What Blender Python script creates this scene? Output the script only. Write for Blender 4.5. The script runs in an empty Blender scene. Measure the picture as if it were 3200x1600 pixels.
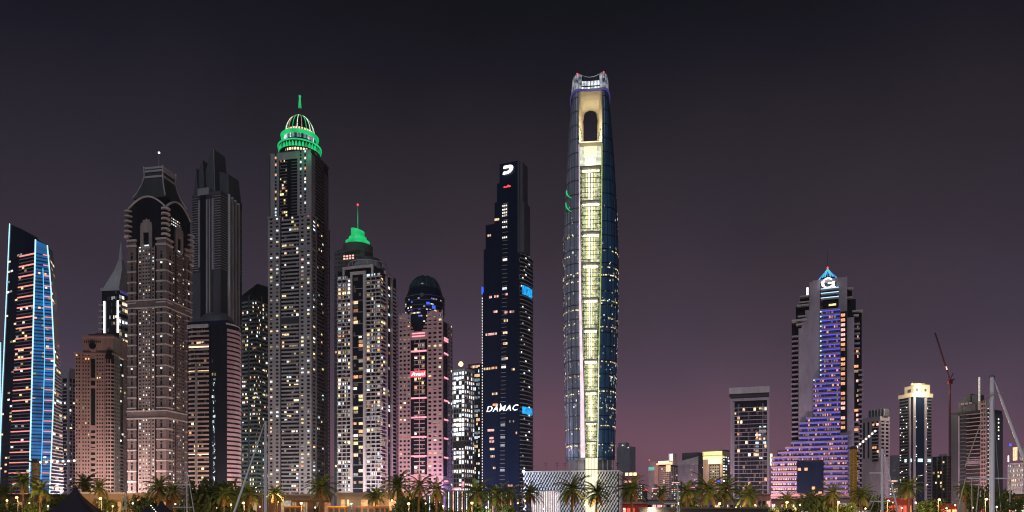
import bpy, bmesh, math, random
from mathutils import Matrix, Vector, Euler
random.seed(11)
R = math.radians
sc = bpy.context.scene
C = sc.collection
# ---------------------------------------------------------------- camera, sky, moon glow, exposure
F, HOR, CAMZ = 2250.0, 1590.0, 6.0            # focal length in photo pixels, horizon row, eye height
cam = bpy.data.cameras.new('camera'); co = bpy.data.objects.new('camera', cam); C.objects.link(co)
co.location = (0, 0, CAMZ); co.rotation_euler = (R(90), 0, 0)
cam.sensor_width = 36; cam.lens = 36*F/3200; cam.shift_y = (HOR-800)/3200
cam.clip_start = .5; cam.clip_end = 20000; sc.camera = co
sc.view_settings.view_transform = 'Standard'; sc.view_settings.look = 'None'
sc.view_settings.exposure = 0; sc.view_settings.gamma = 1
sc.cycles.filter_width = 1.1; sc.cycles.max_bounces = 5; sc.cycles.diffuse_bounces = 2; sc.cycles.glossy_bounces = 3
sc.cycles.sample_clamp_indirect = 3; sc.cycles.caustics_reflective = False
def lin(c):
    return tuple(((v/255)/12.92 if v/255 <= .04045 else ((v/255+.055)/1.055)**2.4) for v in c)
W = bpy.data.worlds.new('World'); sc.world = W; W.use_nodes = True
nt = W.node_tree; nt.nodes.clear()
wo = nt.nodes.new('ShaderNodeOutputWorld'); bg = nt.nodes.new('ShaderNodeBackground')
tc = nt.nodes.new('ShaderNodeTexCoord'); sx = nt.nodes.new('ShaderNodeSeparateXYZ'); rp = nt.nodes.new('ShaderNodeValToRGB')
nz = nt.nodes.new('ShaderNodeTexNoise'); nz.inputs['Scale'].default_value = 3.0; nz.inputs['Detail'].default_value = 3
ma = nt.nodes.new('ShaderNodeMath'); ma.operation = 'MULTIPLY_ADD'; ma.inputs[1].default_value = .13
L = nt.links.new
L(tc.outputs['Generated'], sx.inputs[0]); L(tc.outputs['Generated'], nz.inputs['Vector'])
sb = nt.nodes.new('ShaderNodeMath'); sb.operation = 'SUBTRACT'; sb.inputs[1].default_value = .5
L(nz.outputs['Fac'], sb.inputs[0]); L(sb.outputs[0], ma.inputs[0]); 
xq = nt.nodes.new('ShaderNodeMath'); xq.operation = 'MULTIPLY'; L(sx.outputs[0], xq.inputs[0]); L(sx.outputs[0], xq.inputs[1])   # the city glow is widest straight ahead
xa_ = nt.nodes.new('ShaderNodeMath'); xa_.operation = 'MULTIPLY_ADD'; xa_.inputs[1].default_value = .15; L(xq.outputs[0], xa_.inputs[0]); L(sx.outputs[2], xa_.inputs[2]); L(xa_.outputs[0], ma.inputs[2])
L(ma.outputs[0], rp.inputs[0])
cr = rp.color_ramp
stops = [(0, (134, 90, 102)), (.085, (119, 83, 97)), (.17, (87, 69, 85)), (.25, (67, 57, 71)), (.33, (55, 48, 59)), (.40, (45, 41, 51)), (.467, (36, 33, 42)), (.525, (24, 23, 33)), (.585, (15, 16, 24)), (1, (8, 9, 14))]
while len(cr.elements) < len(stops): cr.elements.new(.5)
for e, (p, c) in zip(cr.elements, stops): e.position = p; e.color = (*lin(c), 1)
n2 = nt.nodes.new('ShaderNodeTexNoise'); n2.inputs['Scale'].default_value = 1.7; n2.inputs['Detail'].default_value = 2; L(tc.outputs['Generated'], n2.inputs['Vector'])
mr = nt.nodes.new('ShaderNodeMapRange'); mr.inputs[1].default_value = .35; mr.inputs[2].default_value = .65; L(n2.outputs['Fac'], mr.inputs[0])
tn = nt.nodes.new('ShaderNodeMix'); tn.data_type = 'RGBA'; tn.inputs[6].default_value = (.90, .97, 1.10, 1); tn.inputs[7].default_value = (1.08, .98, .92, 1); L(mr.outputs[0], tn.inputs[0])
mu = nt.nodes.new('ShaderNodeMix'); mu.data_type = 'RGBA'; mu.blend_type = 'MULTIPLY'; mu.inputs[0].default_value = 1; L(rp.outputs[0], mu.inputs[6]); L(tn.outputs[2], mu.inputs[7]); L(mu.outputs[2], bg.inputs[0]); bg.inputs[1].default_value = 1.0; L(bg.outputs[0], wo.inputs[0])
sun = bpy.data.lights.new('night_glow', 'SUN'); so = bpy.data.objects.new('night_glow', sun); C.objects.link(so)
sun.energy = .55; sun.angle = R(15); sun.color = (.80, .92, 1)
so.rotation_euler = Vector((.22, .8, -.62)).to_track_quat('-Z', 'Y').to_euler()
# ---------------------------------------------------------------- materials
M = {}
def _m(name):
    m = bpy.data.materials.new(name); m.use_nodes = True; M[name] = m
    return m, m.node_tree, m.node_tree.nodes['Principled BSDF']
def wall(name, col, rough=.8, var=.3, scale=.12, spec=.3, metal=0):
    m, t, b = _m(name)
    g = t.nodes.new('ShaderNodeNewGeometry'); n = t.nodes.new('ShaderNodeTexNoise'); n.inputs['Scale'].default_value = scale
    n.inputs['Detail'].default_value = 6; n.inputs['Roughness'].default_value = .7
    mp = t.nodes.new('ShaderNodeMapping'); mp.inputs['Scale'].default_value = (1, 1, .05 if name.startswith('glass') else .3)  # glass streaks vertically: reflections of neighbouring towers put into its colour
    r = t.nodes.new('ShaderNodeMapRange'); r.inputs[3].default_value = 1-var; r.inputs[4].default_value = 1+var
    r.inputs[1].default_value = .25; r.inputs[2].default_value = .75
    x = t.nodes.new('ShaderNodeMix'); x.data_type = 'RGBA'; x.blend_type = 'MULTIPLY'; x.inputs[0].default_value = 1
    x.inputs[6].default_value = (*col, 1)
    t.links.new(g.outputs['Position'], mp.inputs[0]); t.links.new(mp.outputs[0], n.inputs['Vector']); t.links.new(n.outputs['Fac'], r.inputs[0])
    t.links.new(r.outputs[0], x.inputs[7]); t.links.new(x.outputs[2], b.inputs['Base Color'])
    b.inputs['Roughness'].default_value = rough; b.inputs['Specular IOR Level'].default_value = spec; b.inputs['Metallic'].default_value = metal
    return m
def glow(name, col, s, var=.35, scale=.9):
    m, t, b = _m(name)
    g = t.nodes.new('ShaderNodeNewGeometry'); n = t.nodes.new('ShaderNodeTexNoise'); n.inputs['Scale'].default_value = scale; n.inputs['Detail'].default_value = 3
    r = t.nodes.new('ShaderNodeMapRange'); r.inputs[1].default_value = .3; r.inputs[2].default_value = .7
    r.inputs[3].default_value = s*(1-var); r.inputs[4].default_value = s*(1+var)
    t.links.new(g.outputs['Position'], n.inputs['Vector']); t.links.new(n.outputs['Fac'], r.inputs[0]); t.links.new(r.outputs[0], b.inputs['Emission Strength'])
    b.inputs['Emission Color'].default_value = (*col, 1); b.inputs['Base Color'].default_value = (.1, .1, .1, 1); b.inputs['Roughness'].default_value = .4
    m.cycles.emission_sampling = 'NONE'
    return m
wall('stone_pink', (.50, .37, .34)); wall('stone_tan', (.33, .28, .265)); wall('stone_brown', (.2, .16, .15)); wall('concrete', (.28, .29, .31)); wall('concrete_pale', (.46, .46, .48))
wall('concrete_dark', (.12, .12, .135)); wall('trim_pale', (.55, .5, .47)); wall('plaster_pink', (.45, .32, .33)); wall('plaster_mauve', (.34, .31, .37))
wall('panel_dark', (.035, .038, .05), .5); wall('panel_slate', (.075, .08, .10), .5); wall('roof_slate', (.05, .055, .06), .6); wall('white_paint', (.75, .72, .7), .5)
wall('steel', (.45, .45, .5), .4, .1, 1, .5, .6); wall('steel_dark', (.07, .07, .08), .5); wall('cream', (.75, .66, .47), .6, .08)
wall('glass_dark', (.010, .014, .022), .12, .5, .2, .25); wall('glass_blue', (.035, .125, .25), .12, .75, .35, .5); wall('glass_teal', (.02, .05, .065), .15, .4, .1, .6)
wall('glass_navy', (.007, .017, .042), .12, .4, .1, .25); wall('glass_city_sheen', (.27, .32, .42), .2, .6, .3, .5); wall('glass_green', (.012, .03, .028), .15, .4, .2, .25)
glow('blue_panel', (.0, .22, .66), .55, .5, .06); wall('curtain', (.16, .15, .15), .9)
wall('asphalt', (.05, .05, .052), .9, .3, .3); wall('paving', (.22, .19, .17), .9, .25, .4); wall('quay_stone', (.2, .19, .19), .9)
wall('bark', (.10, .07, .045), .95, .4, 3); wall('leaf', (.06, .095, .02), .6, .5, 1.2); wall('leaf_dry', (.11, .085, .03), .7, .4, 1.2); wall('leaf_dark', (.035, .06, .018), .6, .5, 1.2)
wall('canvas', (.05, .04, .055), .8); wall('timber', (.30, .13, .05), .7); wall('brick_warm', (.25, .14, .09), .85); wall('red_lit', (.55, .06, .045), .6); wall('crane_red', (.085, .01, .018), .6); wall('crane_yellow', (.75, .42, .04), .5)
wall('salmon', (.6, .28, .25), .8); wall('hull_white', (.75, .75, .76), .3); wall('mast', (.72, .71, .76), .35, .1, 1, .5, 0); wall('rope', (.4, .36, .3), .8)
m, t, b = _m('water'); b.inputs['Base Color'].default_value = (.006, .01, .016, 1); b.inputs['Roughness'].default_value = .08
n = t.nodes.new('ShaderNodeTexNoise'); n.inputs['Scale'].default_value = .8; bp = t.nodes.new('ShaderNodeBump'); bp.inputs['Strength'].default_value = .25
g = t.nodes.new('ShaderNodeNewGeometry'); t.links.new(g.outputs['Position'], n.inputs['Vector']); t.links.new(n.outputs['Fac'], bp.inputs['Height']); t.links.new(bp.outputs[0], b.inputs['Normal'])
for nm, c in dict(warm=(1, .66, .36), white=(1, .92, .8), cool=(.68, .93, 1), yellow=(1, .84, .36), orange=(1, .40, .17), rose=(1, .5, .42), ice=(.82, .9, 1)).items():
    glow('lit_'+nm, c, 1.25, .55); glow('lit_'+nm+'_dim', c, .34, .6); glow('lit_'+nm+'_hot', c, 2.4, .3)
glow('led_blue', (.12, .55, 1), 1.6, .1); glow('led_sky', (.45, .8, 1), 1.5, .1); glow('led_coral', (1, .33, .27), 1.1, .25); glow('led_red', (1, .05, .09), 1.8, .1); glow('led_pink', (1, .30, .38), 1.6, .2)
glow('led_white', (1, .97, .95), 2.2, .1); glow('led_rose', (1, .74, .80), 1.1, .25, .15); glow('led_violet', (.10, .10, 1), 1.0, .4); glow('led_violet_dim', (.02, .03, .5), .09, .8, .3); glow('led_indigo', (.16, .11, .55), .3, .2)
glow('led_green', (0, .8, .22), .7, .3, .1); glow('led_green_soft', (.02, .62, .2), .5, .5, .3); glow('led_lime', (.62, .75, .16), .8, .25, .3); glow('led_gold', (1, .86, .45), 1.3, .2); glow('led_cream', (1, .93, .62), 1.2, .15, .1)
glow('screen_cyan', (.0, .42, 1), .9, .75, .35); glow('screen_blue', (.03, .12, 1), 1.2, .2); glow('sodium', (1, .5, .13), 7, 0); glow('bulb', (1, .95, .85), 5, 0); wall('garden_lime', (.16, .24, .03), .5, .5, 1.2)
glow('teal_glow', (.25, .8, .75), .6, .4); glow('interior_amber', (1, .5, .17), .8, .6, .6); glow('interior_red', (1, .12, .07), .85, .4, .3); glow('garden_core', (1, .95, .6), 2.3, .45, .25); glow('garden_dim', (.78, .82, .48), .72, .7, .35)
# ---------------------------------------------------------------- helpers
BOXM = {}
def box_mesh(mat):
    if mat not in BOXM:
        me = bpy.data.meshes.new('block_'+mat)
        v = [(x, y, z) for z in (0, 1) for y in (0, 1) for x in (0, 1)]
        me.from_pydata(v, [], [(0, 2, 3, 1), (4, 5, 7, 6), (0, 1, 5, 4), (2, 6, 7, 3), (0, 4, 6, 2), (1, 3, 7, 5)])
        me.materials.append(M[mat]); BOXM[mat] = me
    return BOXM[mat]
def link(name, me, parent=None):
    o = bpy.data.objects.new(name, me); C.objects.link(o)
    if parent: o.parent = parent
    return o
def mesh(name, v, f, mat, parent=None, smooth=False):
    me = bpy.data.meshes.new(name); me.from_pydata(v, [], f)
    for q in (mat if isinstance(mat, (list, tuple)) else [mat]): me.materials.append(M[q])
    if smooth: me.polygons.foreach_set('use_smooth', [True]*len(f))
    me.update()
    return link(name, me, parent)
def block(name, mat, x0, x1, y0, y1, z0, z1, parent=None):
    o = link(name, box_mesh(mat), parent)
    o.location = (x0, y0, z0); o.scale = (x1-x0, y1-y0, z1-z0)
    return o
def bar(name, mat, p0, p1, w, h=None, parent=None):
    """a square-section bar from p0 to p1"""
    p0, p1 = Vector(p0), Vector(p1); d = p1-p0; h = h or w
    q = d.to_track_quat('Y', 'Z').to_matrix().to_4x4()
    if abs(d.normalized().z) > .9:      # near-vertical: keep the width along x
        y = d.normalized(); x = (Vector((1, 0, 0))-y*y.x).normalized(); z = x.cross(y); q = Matrix((x, y, z)).transposed().to_4x4()
    o = link(name, box_mesh(mat), parent)
    o.matrix_local = Matrix.Translation(p0) @ q @ Matrix.Translation((-w/2, 0, -h/2)) @ Matrix.Diagonal((w, d.length, h, 1))
    return o
def thing(name, label, cat, loc=(0, 0, 0), rz=0, group=None):
    o = bpy.data.objects.new(name, None); C.objects.link(o); o.location = loc; o.rotation_euler = (0, 0, rz)
    return tag(o, label, cat, group)
def under(o, part):
    """make o a sub-part of a part of the same thing, staying where it is"""
    o.parent = part; o.matrix_parent_inverse = part.matrix_basis.inverted()
    return o
def tag(o, label, cat, group=None):
    o['label'] = label; o['category'] = cat
    if group: o['group'] = group
    return o
def struct(o): o['kind'] = 'structure'; return o
def stuff(o): o['kind'] = 'stuff'; return o
def prism(pts, z0, z1):
    n = len(pts)
    return [(x, y, z0) for x, y in pts]+[(x, y, z1) for x, y in pts], [tuple(range(n-1, -1, -1)), tuple(range(n, 2*n))]+[(i, (i+1) % n, n+(i+1) % n, n+i) for i in range(n)]
def loft(rings, cap=True):
    n = len(rings[0]); v = [p for r in rings for p in r]; f = []
    for k in range(len(rings)-1):
        for i in range(n):
            j = (i+1) % n; f.append((k*n+i, k*n+j, (k+1)*n+j, (k+1)*n+i))
    if cap: f += [tuple(range(n-1, -1, -1)), tuple(range((len(rings)-1)*n, len(rings)*n))]
    return v, f
def ring(r, z, n=24, cx=0, cy=0, ph=0): return [(cx+r*math.cos(ph+i*2*math.pi/n), cy+r*math.sin(ph+i*2*math.pi/n), z) for i in range(n)]
def lathe(prof, n=24, cx=0, cy=0, ph=0): return loft([ring(max(r, .02), z, n, cx, cy, ph) for r, z in prof])
def ribbon(path, t, z0, z1):
    """a solid wall of thickness t to the right of an open plan path"""
    out = []
    for i, p in enumerate(path):
        a = Vector(path[max(i-1, 0)]); b = Vector(path[min(i+1, len(path)-1)]); d = (b-a).normalized()
        out.append((p[0]+d.y*t, p[1]-d.x*t))
    n = len(path); v = []
    for z in (z0, z1): v += [(x, y, z) for x, y in path]+[(x, y, z) for x, y in out]
    f = [(0, n, 3*n, 2*n), (n-1, 3*n-1, 4*n-1, 2*n-1)]
    for i in range(n-1):
        f += [(i, i+1, n+i+1, n+i), (2*n+i, 3*n+i, 3*n+i+1, 2*n+i+1), (i, 2*n+i, 2*n+i+1, i+1), (n+i, n+i+1, 3*n+i+1, 3*n+i)]
    return v, f
def boxes(name, lst, mat, parent):
    v, f = [], []
    for x0, x1, y0, y1, z0, z1 in lst:
        b = len(v); v += [(x, y, z) for z in (z0, z1) for y in (y0, y1) for x in (x0, x1)]
        f += [tuple(b+i for i in q) for q in ((0, 2, 3, 1), (4, 5, 7, 6), (0, 1, 5, 4), (2, 6, 7, 3), (0, 4, 6, 2), (1, 3, 7, 5))]
    return mesh(name, v, f, mat, parent)
def wx(px, D): return (px-1600)/F*D
def wz(py, D): return CAMZ+(HOR-py)/F*D
def text(name, s, mat, size, parent, loc, rz=0, shear=0, bold=0, width=None, space=1):
    cu = bpy.data.curves.new(name, 'FONT'); cu.body = s; cu.size = size; cu.extrude = .15; cu.shear = shear; cu.space_character = space; cu.offset = bold
    cu.align_x = 'CENTER'; cu.align_y = 'CENTER'; cu.materials.append(M[mat])
    t_ = bpy.data.objects.new(name, cu); C.objects.link(t_); bpy.context.view_layer.update()
    me = bpy.data.meshes.new_from_object(t_.evaluated_get(bpy.context.evaluated_depsgraph_get())); bpy.data.objects.remove(t_)
    o = link(name, me, parent); o.location = loc; o.rotation_euler = (R(90), 0, rz)
    if width: o.scale.x = width
    return o
PAL_MIX = ['lit_warm']*4+['lit_white']*4+['lit_cool']*2+['lit_yellow']*3+['lit_orange', 'lit_rose', 'lit_ice']
PAL_WARM = ['lit_warm']*5+['lit_orange']*3+['lit_yellow']*2+['lit_white']
PAL_WHITE = ['lit_white']*5+['lit_ice']*3+['lit_warm']*2+['lit_yellow']
def shade(p, dim=.45):
    r = random.random(); c = random.choice(p)
    if c.endswith(('_dim', '_hot')): return c
    return c+'_dim' if r < dim else (c+'_hot' if r > .93 else c)
class Bld:
    """a two-faced tower: near corner at photo column xc and distance D, left face reaching column xl, right face column xr"""
    def __init__(s, name, label, xl, xc, xr, D, ratio=1., cat='tower', depth=None, group=None):
        s.D = D; s.X = wx(xc, D); kl = (xl-1600)/F; kr = (xr-1600)/F; best = None
        if xr <= xc+1:
            th = -math.atan2(wx((xl+xc)/2, D), D)
            w = (kl*D-s.X)/(kl*math.sin(th)-math.cos(th)); best = (0, th, w, depth or w*ratio)
        else:
            for i in range(-700, 701):
                th = i*.002; sn, cs = math.sin(th), math.cos(th)
                a, b_ = kl*sn-cs, -sn-kr*cs
                if abs(a) < 1e-3 or abs(b_) < 1e-3: continue
                w = (kl*D-s.X)/a; d = (kr*D-s.X)/b_
                if w > 1 and d > 1:
                    e = abs(math.log(d/w/ratio))
                    if best is None or e < best[0]: best = (e, th, w, d)
        _, s.th, s.W, s.Dp = best; sn, cs = math.sin(s.th), math.cos(s.th); s.sn, s.cs = sn, cs
        cx = s.X-cs*s.W/2-sn*s.Dp/2; cy = D-sn*s.W/2+cs*s.Dp/2
        s.root = thing(name, label, cat, (cx, cy, 0), s.th, group); s.nw = 0; s.extra = {}; s.off = 0
        s.hw, s.hd = s.W/2, s.Dp/2
    def z(s, py): return wz(py, s.D)
    def xat(s, px, y=0.):
        k = (px-1600)/F; l = s.root.location; return (k*(l.y+s.cs*y)-l.x+s.sn*y)/(s.cs-k*s.sn)
    def zc(s, py): return wz(py, s.root.location.y)
    def fx(s, px):
        k = (px-1600)/F; return s.hw-(k*s.D-s.X)/(k*s.sn-s.cs)
    def rx(s, px):
        k = (px-1600)/F; return (k*s.D-s.X)/(-s.sn-k*s.cs)
    def box(s, name, mat, x0, x1, y0, y1, z0, z1, par=None): return block(name, mat, x0, x1, y0, y1, z0, z1, par or s.root)
    def core(s, mat, z1, z0=0, name='wall', inset=0): return s.box(name, mat, -s.hw+inset, s.hw-inset, -s.hd+inset, s.hd-inset, z0, z1)
    def ext(s, face, a, b, o0, o1, z0, z1):
        o0 += s.off; o1 += s.off
        if face == 'F': return (a, b, -s.hd-o1, -s.hd-o0, z0, z1)
        return (s.hw+o0, s.hw+o1, -s.hd+a, -s.hd+b, z0, z1)
    def fb(s, face, name, mat, a, b, o0, o1, z0, z1, par=None): return s.box(name, mat, *s.ext(face, a, b, o0, o1, z0, z1), par=par)
    def bands(s, face, mat, a, b, z0, z1, n, frac=.4, out=.6, name='floor_band', skip=()):
        h = (z1-z0)/n
        for i in range(n):
            if i not in skip: s.fb(face, name, mat, a, b, 0, out, z0+i*h, z0+(i+frac)*h)
    def piers(s, face, mat, a, b, z0, z1, n, frac=.4, out=.6, name='pier', ends=True):
        """n window bays between a and b, piers between (and beside) them"""
        p = (b-a)/n
        for i in range(n+1):
            if not ends and i in (0, n): continue
            c = a+i*p; s.fb(face, name, mat, max(a, c-p*frac/2), min(b, c+p*frac/2), 0, out, z0, z1)
    def grid(s, face, mat, a, b, z0, z1, n, nc, hf=.45, wf=.4, out=.5, lit=0, pal=PAL_MIX, dim=.45):
        s.bands(face, mat, a, b, z0, z1, n, hf, out-.003); s.piers(face, mat, a, b, z0, z1, nc, wf, out)
        if lit: s.lit(face, a, b, z0, z1, n, nc, hf, wf, lit, pal, dim)
    def lit(s, face, a, b, z0, z1, n, nc, hf, wf, p, pal=PAL_MIX, dim=.45, o=.12, name='window'):
        h = (z1-z0)/n; w = (b-a)/nc
        for i in range(n):
            rowp = p*random.choice((.25, .5, .8, 1, 1, 1.4, 2))
            last = None
            for j in range(nc):
                if random.random() < .16:
                    x0 = a+(j+wf/2)*w; s.extra.setdefault('curtain', []).append(s.ext(face, x0, x0+w*(1-wf)*random.choice((.35, .5, 1)), .01, .06, z0+(i+hf+.02)*h, z0+(i+.98)*h))
                if random.random() < (rowp if not last else max(rowp, .3)):
                    k = random.uniform(.55, 1.0); x0 = a+(j+wf/2)*w; x1 = a+(j+1-wf/2)*w
                    if random.random() < .3: x1 = x0+(x1-x0)*k
                    z_0 = z0+(i+hf+.03)*h; z_1 = z0+(i+.97)*h
                    if random.random() < .35: z_0 += (z_1-z_0)*random.uniform(.1, .4)
                    last = shade(pal, dim) if last is None or random.random() < .4 else last
                    s.win(face, last, x0, x1, o, z_0, z_1, name)
                else: last = None
    def win(s, face, mat, a, b, o, z0, z1, name='window'):
        e = s.ext(face, a, b, .01, o, z0, z1); s.nw += 1
        if s.nw <= 300: block(name, mat, *e, parent=s.root)
        else: s.extra.setdefault(mat, []).append(e)
    def done(s):
        for k, l in s.extra.items(): stuff(boxes('window_cluster', l, k, s.root))
        return s
# ---------------------------------------------------------------- ground and water
struct(mesh('ground', [(-9000, 150, 1.2), (9000, 150, 1.2), (9000, 14000, 1.2), (-9000, 14000, 1.2), (-9000, 150, -3), (9000, 150, -3)], [(0, 1, 2, 3), (4, 5, 1, 0)], 'asphalt'))
struct(mesh('water', [(-9000, -600, 0), (9000, -600, 0), (9000, 150.2, 0), (-9000, 150.2, 0)], [(0, 1, 2, 3)], 'water'))
struct(block('promenade', 'paving', -420, 420, 150.4, 300, 1.205, 1.35))
# ---------------------------------------------------------------- towers, from the left edge of the picture to the right
def blue_tower():
    t = thing('glass_tower', 'leaning dark glass tower outlined with bright blue light strips and coral floor lines', 'tower')
    E = {'a': (618, [(700, 30), (1240, 6), (1600, -6)]), 'b': (608, [(715, 66), (1500, 27), (1600, 22)]), 'c': (600, [(750, 111), (1500, 92), (1600, 90)]),
         'd': (606, [(768, 148), (894, 159), (1122, 170), (1277, 166), (1520, 156), (1600, 152)]), 'e': (632, [(787, 166), (982, 181), (1240, 193), (1600, 200)])}
    def at(k, z, o=0):
        Y, pl = E[k]; y = HOR-(z-CAMZ)*F/Y
        for (y0, x0), (y1, x1) in zip(pl, pl[1:]):
            if y <= y1 or y1 == pl[-1][0]: break
        x = x0+(x1-x0)*(y-y0)/(y1-y0)
        return Vector((wx(x, Y)*(1-o/Y), Y-o, z))
    top = {k: wz(E[k][1][0][0], E[k][0]) for k in E}
    rings = []
    for i in range(31):
        q = i/30; r = [at(k, top[k]*q) for k in 'abcde']
        r += [Vector((r[4].x*1.043-3, r[4].y+26, r[4].z)), r[0]+Vector((4, 30, 0))]; rings.append([tuple(p) for p in r])
    v, f = loft(rings); mesh('glass_body', v, f, 'glass_navy', t)
    # blue glazed bay between the two inner light strips
    v, f = [], []
    for i in range(31):
        q = i/30; v += [tuple(at('c', top['c']*q, .25)), tuple(at('d', top['d']*q, .25))]
        if i: k = 2*i; f.append((k-2, k-1, k+1, k))
    mesh('blue_glazing', v, f, 'blue_panel', t)
    for k, m_, w in (('a', 'led_sky', .5), ('c', 'led_sky', .75), ('d', 'led_sky', .65)):
        for i in range(12): bar('light_strip', m_, at(k, top[k]*i/12, .7), at(k, top[k]*(i+1)/12+.1, .7), w, w, t)
    z = 10.0; i = 0; fh = 2.9
    while z < top['c']-10:
        if i % 3 == 0:
            bar('coral_light', 'led_coral', at('b', z, .5), at('c', z, .5), .8, .9, t)
            p, q = at('c', z, .6), at('d', z, .6); bar('coral_light', 'led_coral', p.lerp(q, .58), p.lerp(q, .97), .6, .8, t)
            bar('floor_band', 'concrete', at('d', z, .3), at('e', z, .3), .5, 1.0, t)
        else:
            bar('floor_band', 'plaster_mauve', at('b', z, .4), at('c', z, .4), .6, .7, t)
            bar('floor_band', 'concrete', at('d', z, .3), at('e', z, .3), .5, 1.0, t)
        p, q = at('c', z, .5), at('d', z, .5); bar('floor_band', 'panel_slate' if i % 2 else 'glass_blue', p, q, .4, random.uniform(.5, 1.5), t)
        for (k0, k1, n, pr) in (('a', 'b', 4, .10), ('b', 'c', 6, .09), ('c', 'd', 5, .05), ('d', 'e', 3, .16)):
            rowp = pr*random.choice((.2, .6, 1, 2.5))
            for j in range(n):
                if random.random() < rowp:
                    p, q = at(k0, z+1.6, .3), at(k1, z+1.6, .3); bar('window', shade(PAL_MIX, .4), p.lerp(q, (j+.15)/n), p.lerp(q, (j+.85)/n), .2, 1.5, t)
        z += fh; i += 1
    for i in range(28):
        z = 30+i*(top['d']-50)/28; p, q = at('c', z, .7), at('d', z, .7); bar('light_strip', 'led_blue', p.lerp(q, .55), at('c', z+6.5, .7).lerp(at('d', z+6.5, .7), .55), .35, .35, t)
blue_tower()
b = Bld('office_tower', 'narrow glass tower cut off by the left edge of the picture', -60, 5, 8, 760, .5)
b.core('glass_teal', b.z(1066)); b.bands('F', 'concrete', b.fx(-20), b.hw, 4, b.z(1080), 50, .3); b.fb('F', 'light_strip', 'led_sky', b.hw-1, b.hw-.4, .65, 1, 10, b.z(1070)); b.done()

b = Bld('residential_tower', 'slim mauve tower with stacked balcony bands behind the pink stone tower', 192, 215, 246, 800, 1.3)
zt = b.z(1165); b.core('glass_dark', zt); n = 36
b.bands('F', 'plaster_mauve', -b.hw, b.hw+.6, 4, zt-8, n, .3, .6); b.bands('R', 'plaster_mauve', 0, b.Dp, 4, zt-8, n, .38, .6); b.piers('F', 'plaster_mauve', -b.hw, b.hw, 4, zt, 1, .35, .8); b.piers('R', 'plaster_mauve', 0, b.Dp, 4, zt, 3, .22, .8)
b.lit('R', 0, b.Dp, 4, zt-8, n, 5, .4, .2, .16, PAL_WHITE); b.lit('F', -b.hw, b.hw, 4, zt-8, n, 3, .4, .2, .12, PAL_WHITE)
b.box('parapet', 'plaster_mauve', -b.hw-.7, b.hw+.7, -b.hd-.7, b.hd, zt-6, zt+2); b.box('roof_box', 'plaster_mauve', -b.hw*.6, b.hw*.6, -b.hd*.5, b.hd*.5, zt+2, zt+6); b.done()

def spire_tower():
    b = Bld('spire_tower', 'pale tower with white edge lights and pointed spire behind the pink stone tower', 318, 372, 408, 900, .9)
    zt = b.z(905); b.core('glass_dark', zt)
    n = 30; z0 = b.z(1500)
    b.bands('R', 'concrete_pale', 0, b.Dp, z0, zt-6, n, .35, 2.2); b.bands('F', 'concrete_pale', -b.hw-4, -b.hw+5, z0, zt-12, n, .3, .8)
    b.lit('R', 0, b.Dp, z0, zt-6, n, 4, .4, .1, .55, PAL_WHITE, .25); b.lit('F', b.fx(335), b.fx(366), z0, zt, n, 5, .4, .3, .12, PAL_WHITE)
    for px in (328, 370): b.fb('F', 'light_strip', 'led_white', b.fx(px)-1.2, b.fx(px)+1.2, .9, 1.4, b.z(1040), b.z(940))
    b.fb('R', 'light_strip', 'led_indigo', 0, b.Dp, 1.5, 2.3, zt-4, zt-1)
    b.box('cornice', 'concrete_pale', -b.hw-1, b.hw+1, -b.hd-1, b.hd, zt-1, zt+3)
    sx_, sy_ = b.fx(392)-b.hw*.25, 0
    rr = [[(-b.hw+2, -b.hd, zt+3), (b.hw, -b.hd, zt+3), (b.hw, b.hd, zt+3), (-b.hw+2, b.hd, zt+3)], [(b.hw*.05, -b.hd*.35, b.z(835)), (b.hw*.9, -b.hd*.35, b.z(835)), (b.hw*.9, b.hd*.5, b.z(835)), (b.hw*.05, b.hd*.5, b.z(835))], [(b.hw*.42, -2, b.z(800)), (b.hw*.72, -2, b.z(800)), (b.hw*.72, 2, b.z(800)), (b.hw*.42, 2, b.z(800))]]
    mesh('spire_base', *loft(rr), 'concrete_pale', b.root); mesh('spire', *lathe([(3, b.z(805)), (1.8, b.z(775)), (.2, b.z(742))], 8, b.hw*.57, 0), 'concrete_pale', b.root); b.done()
spire_tower()

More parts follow.
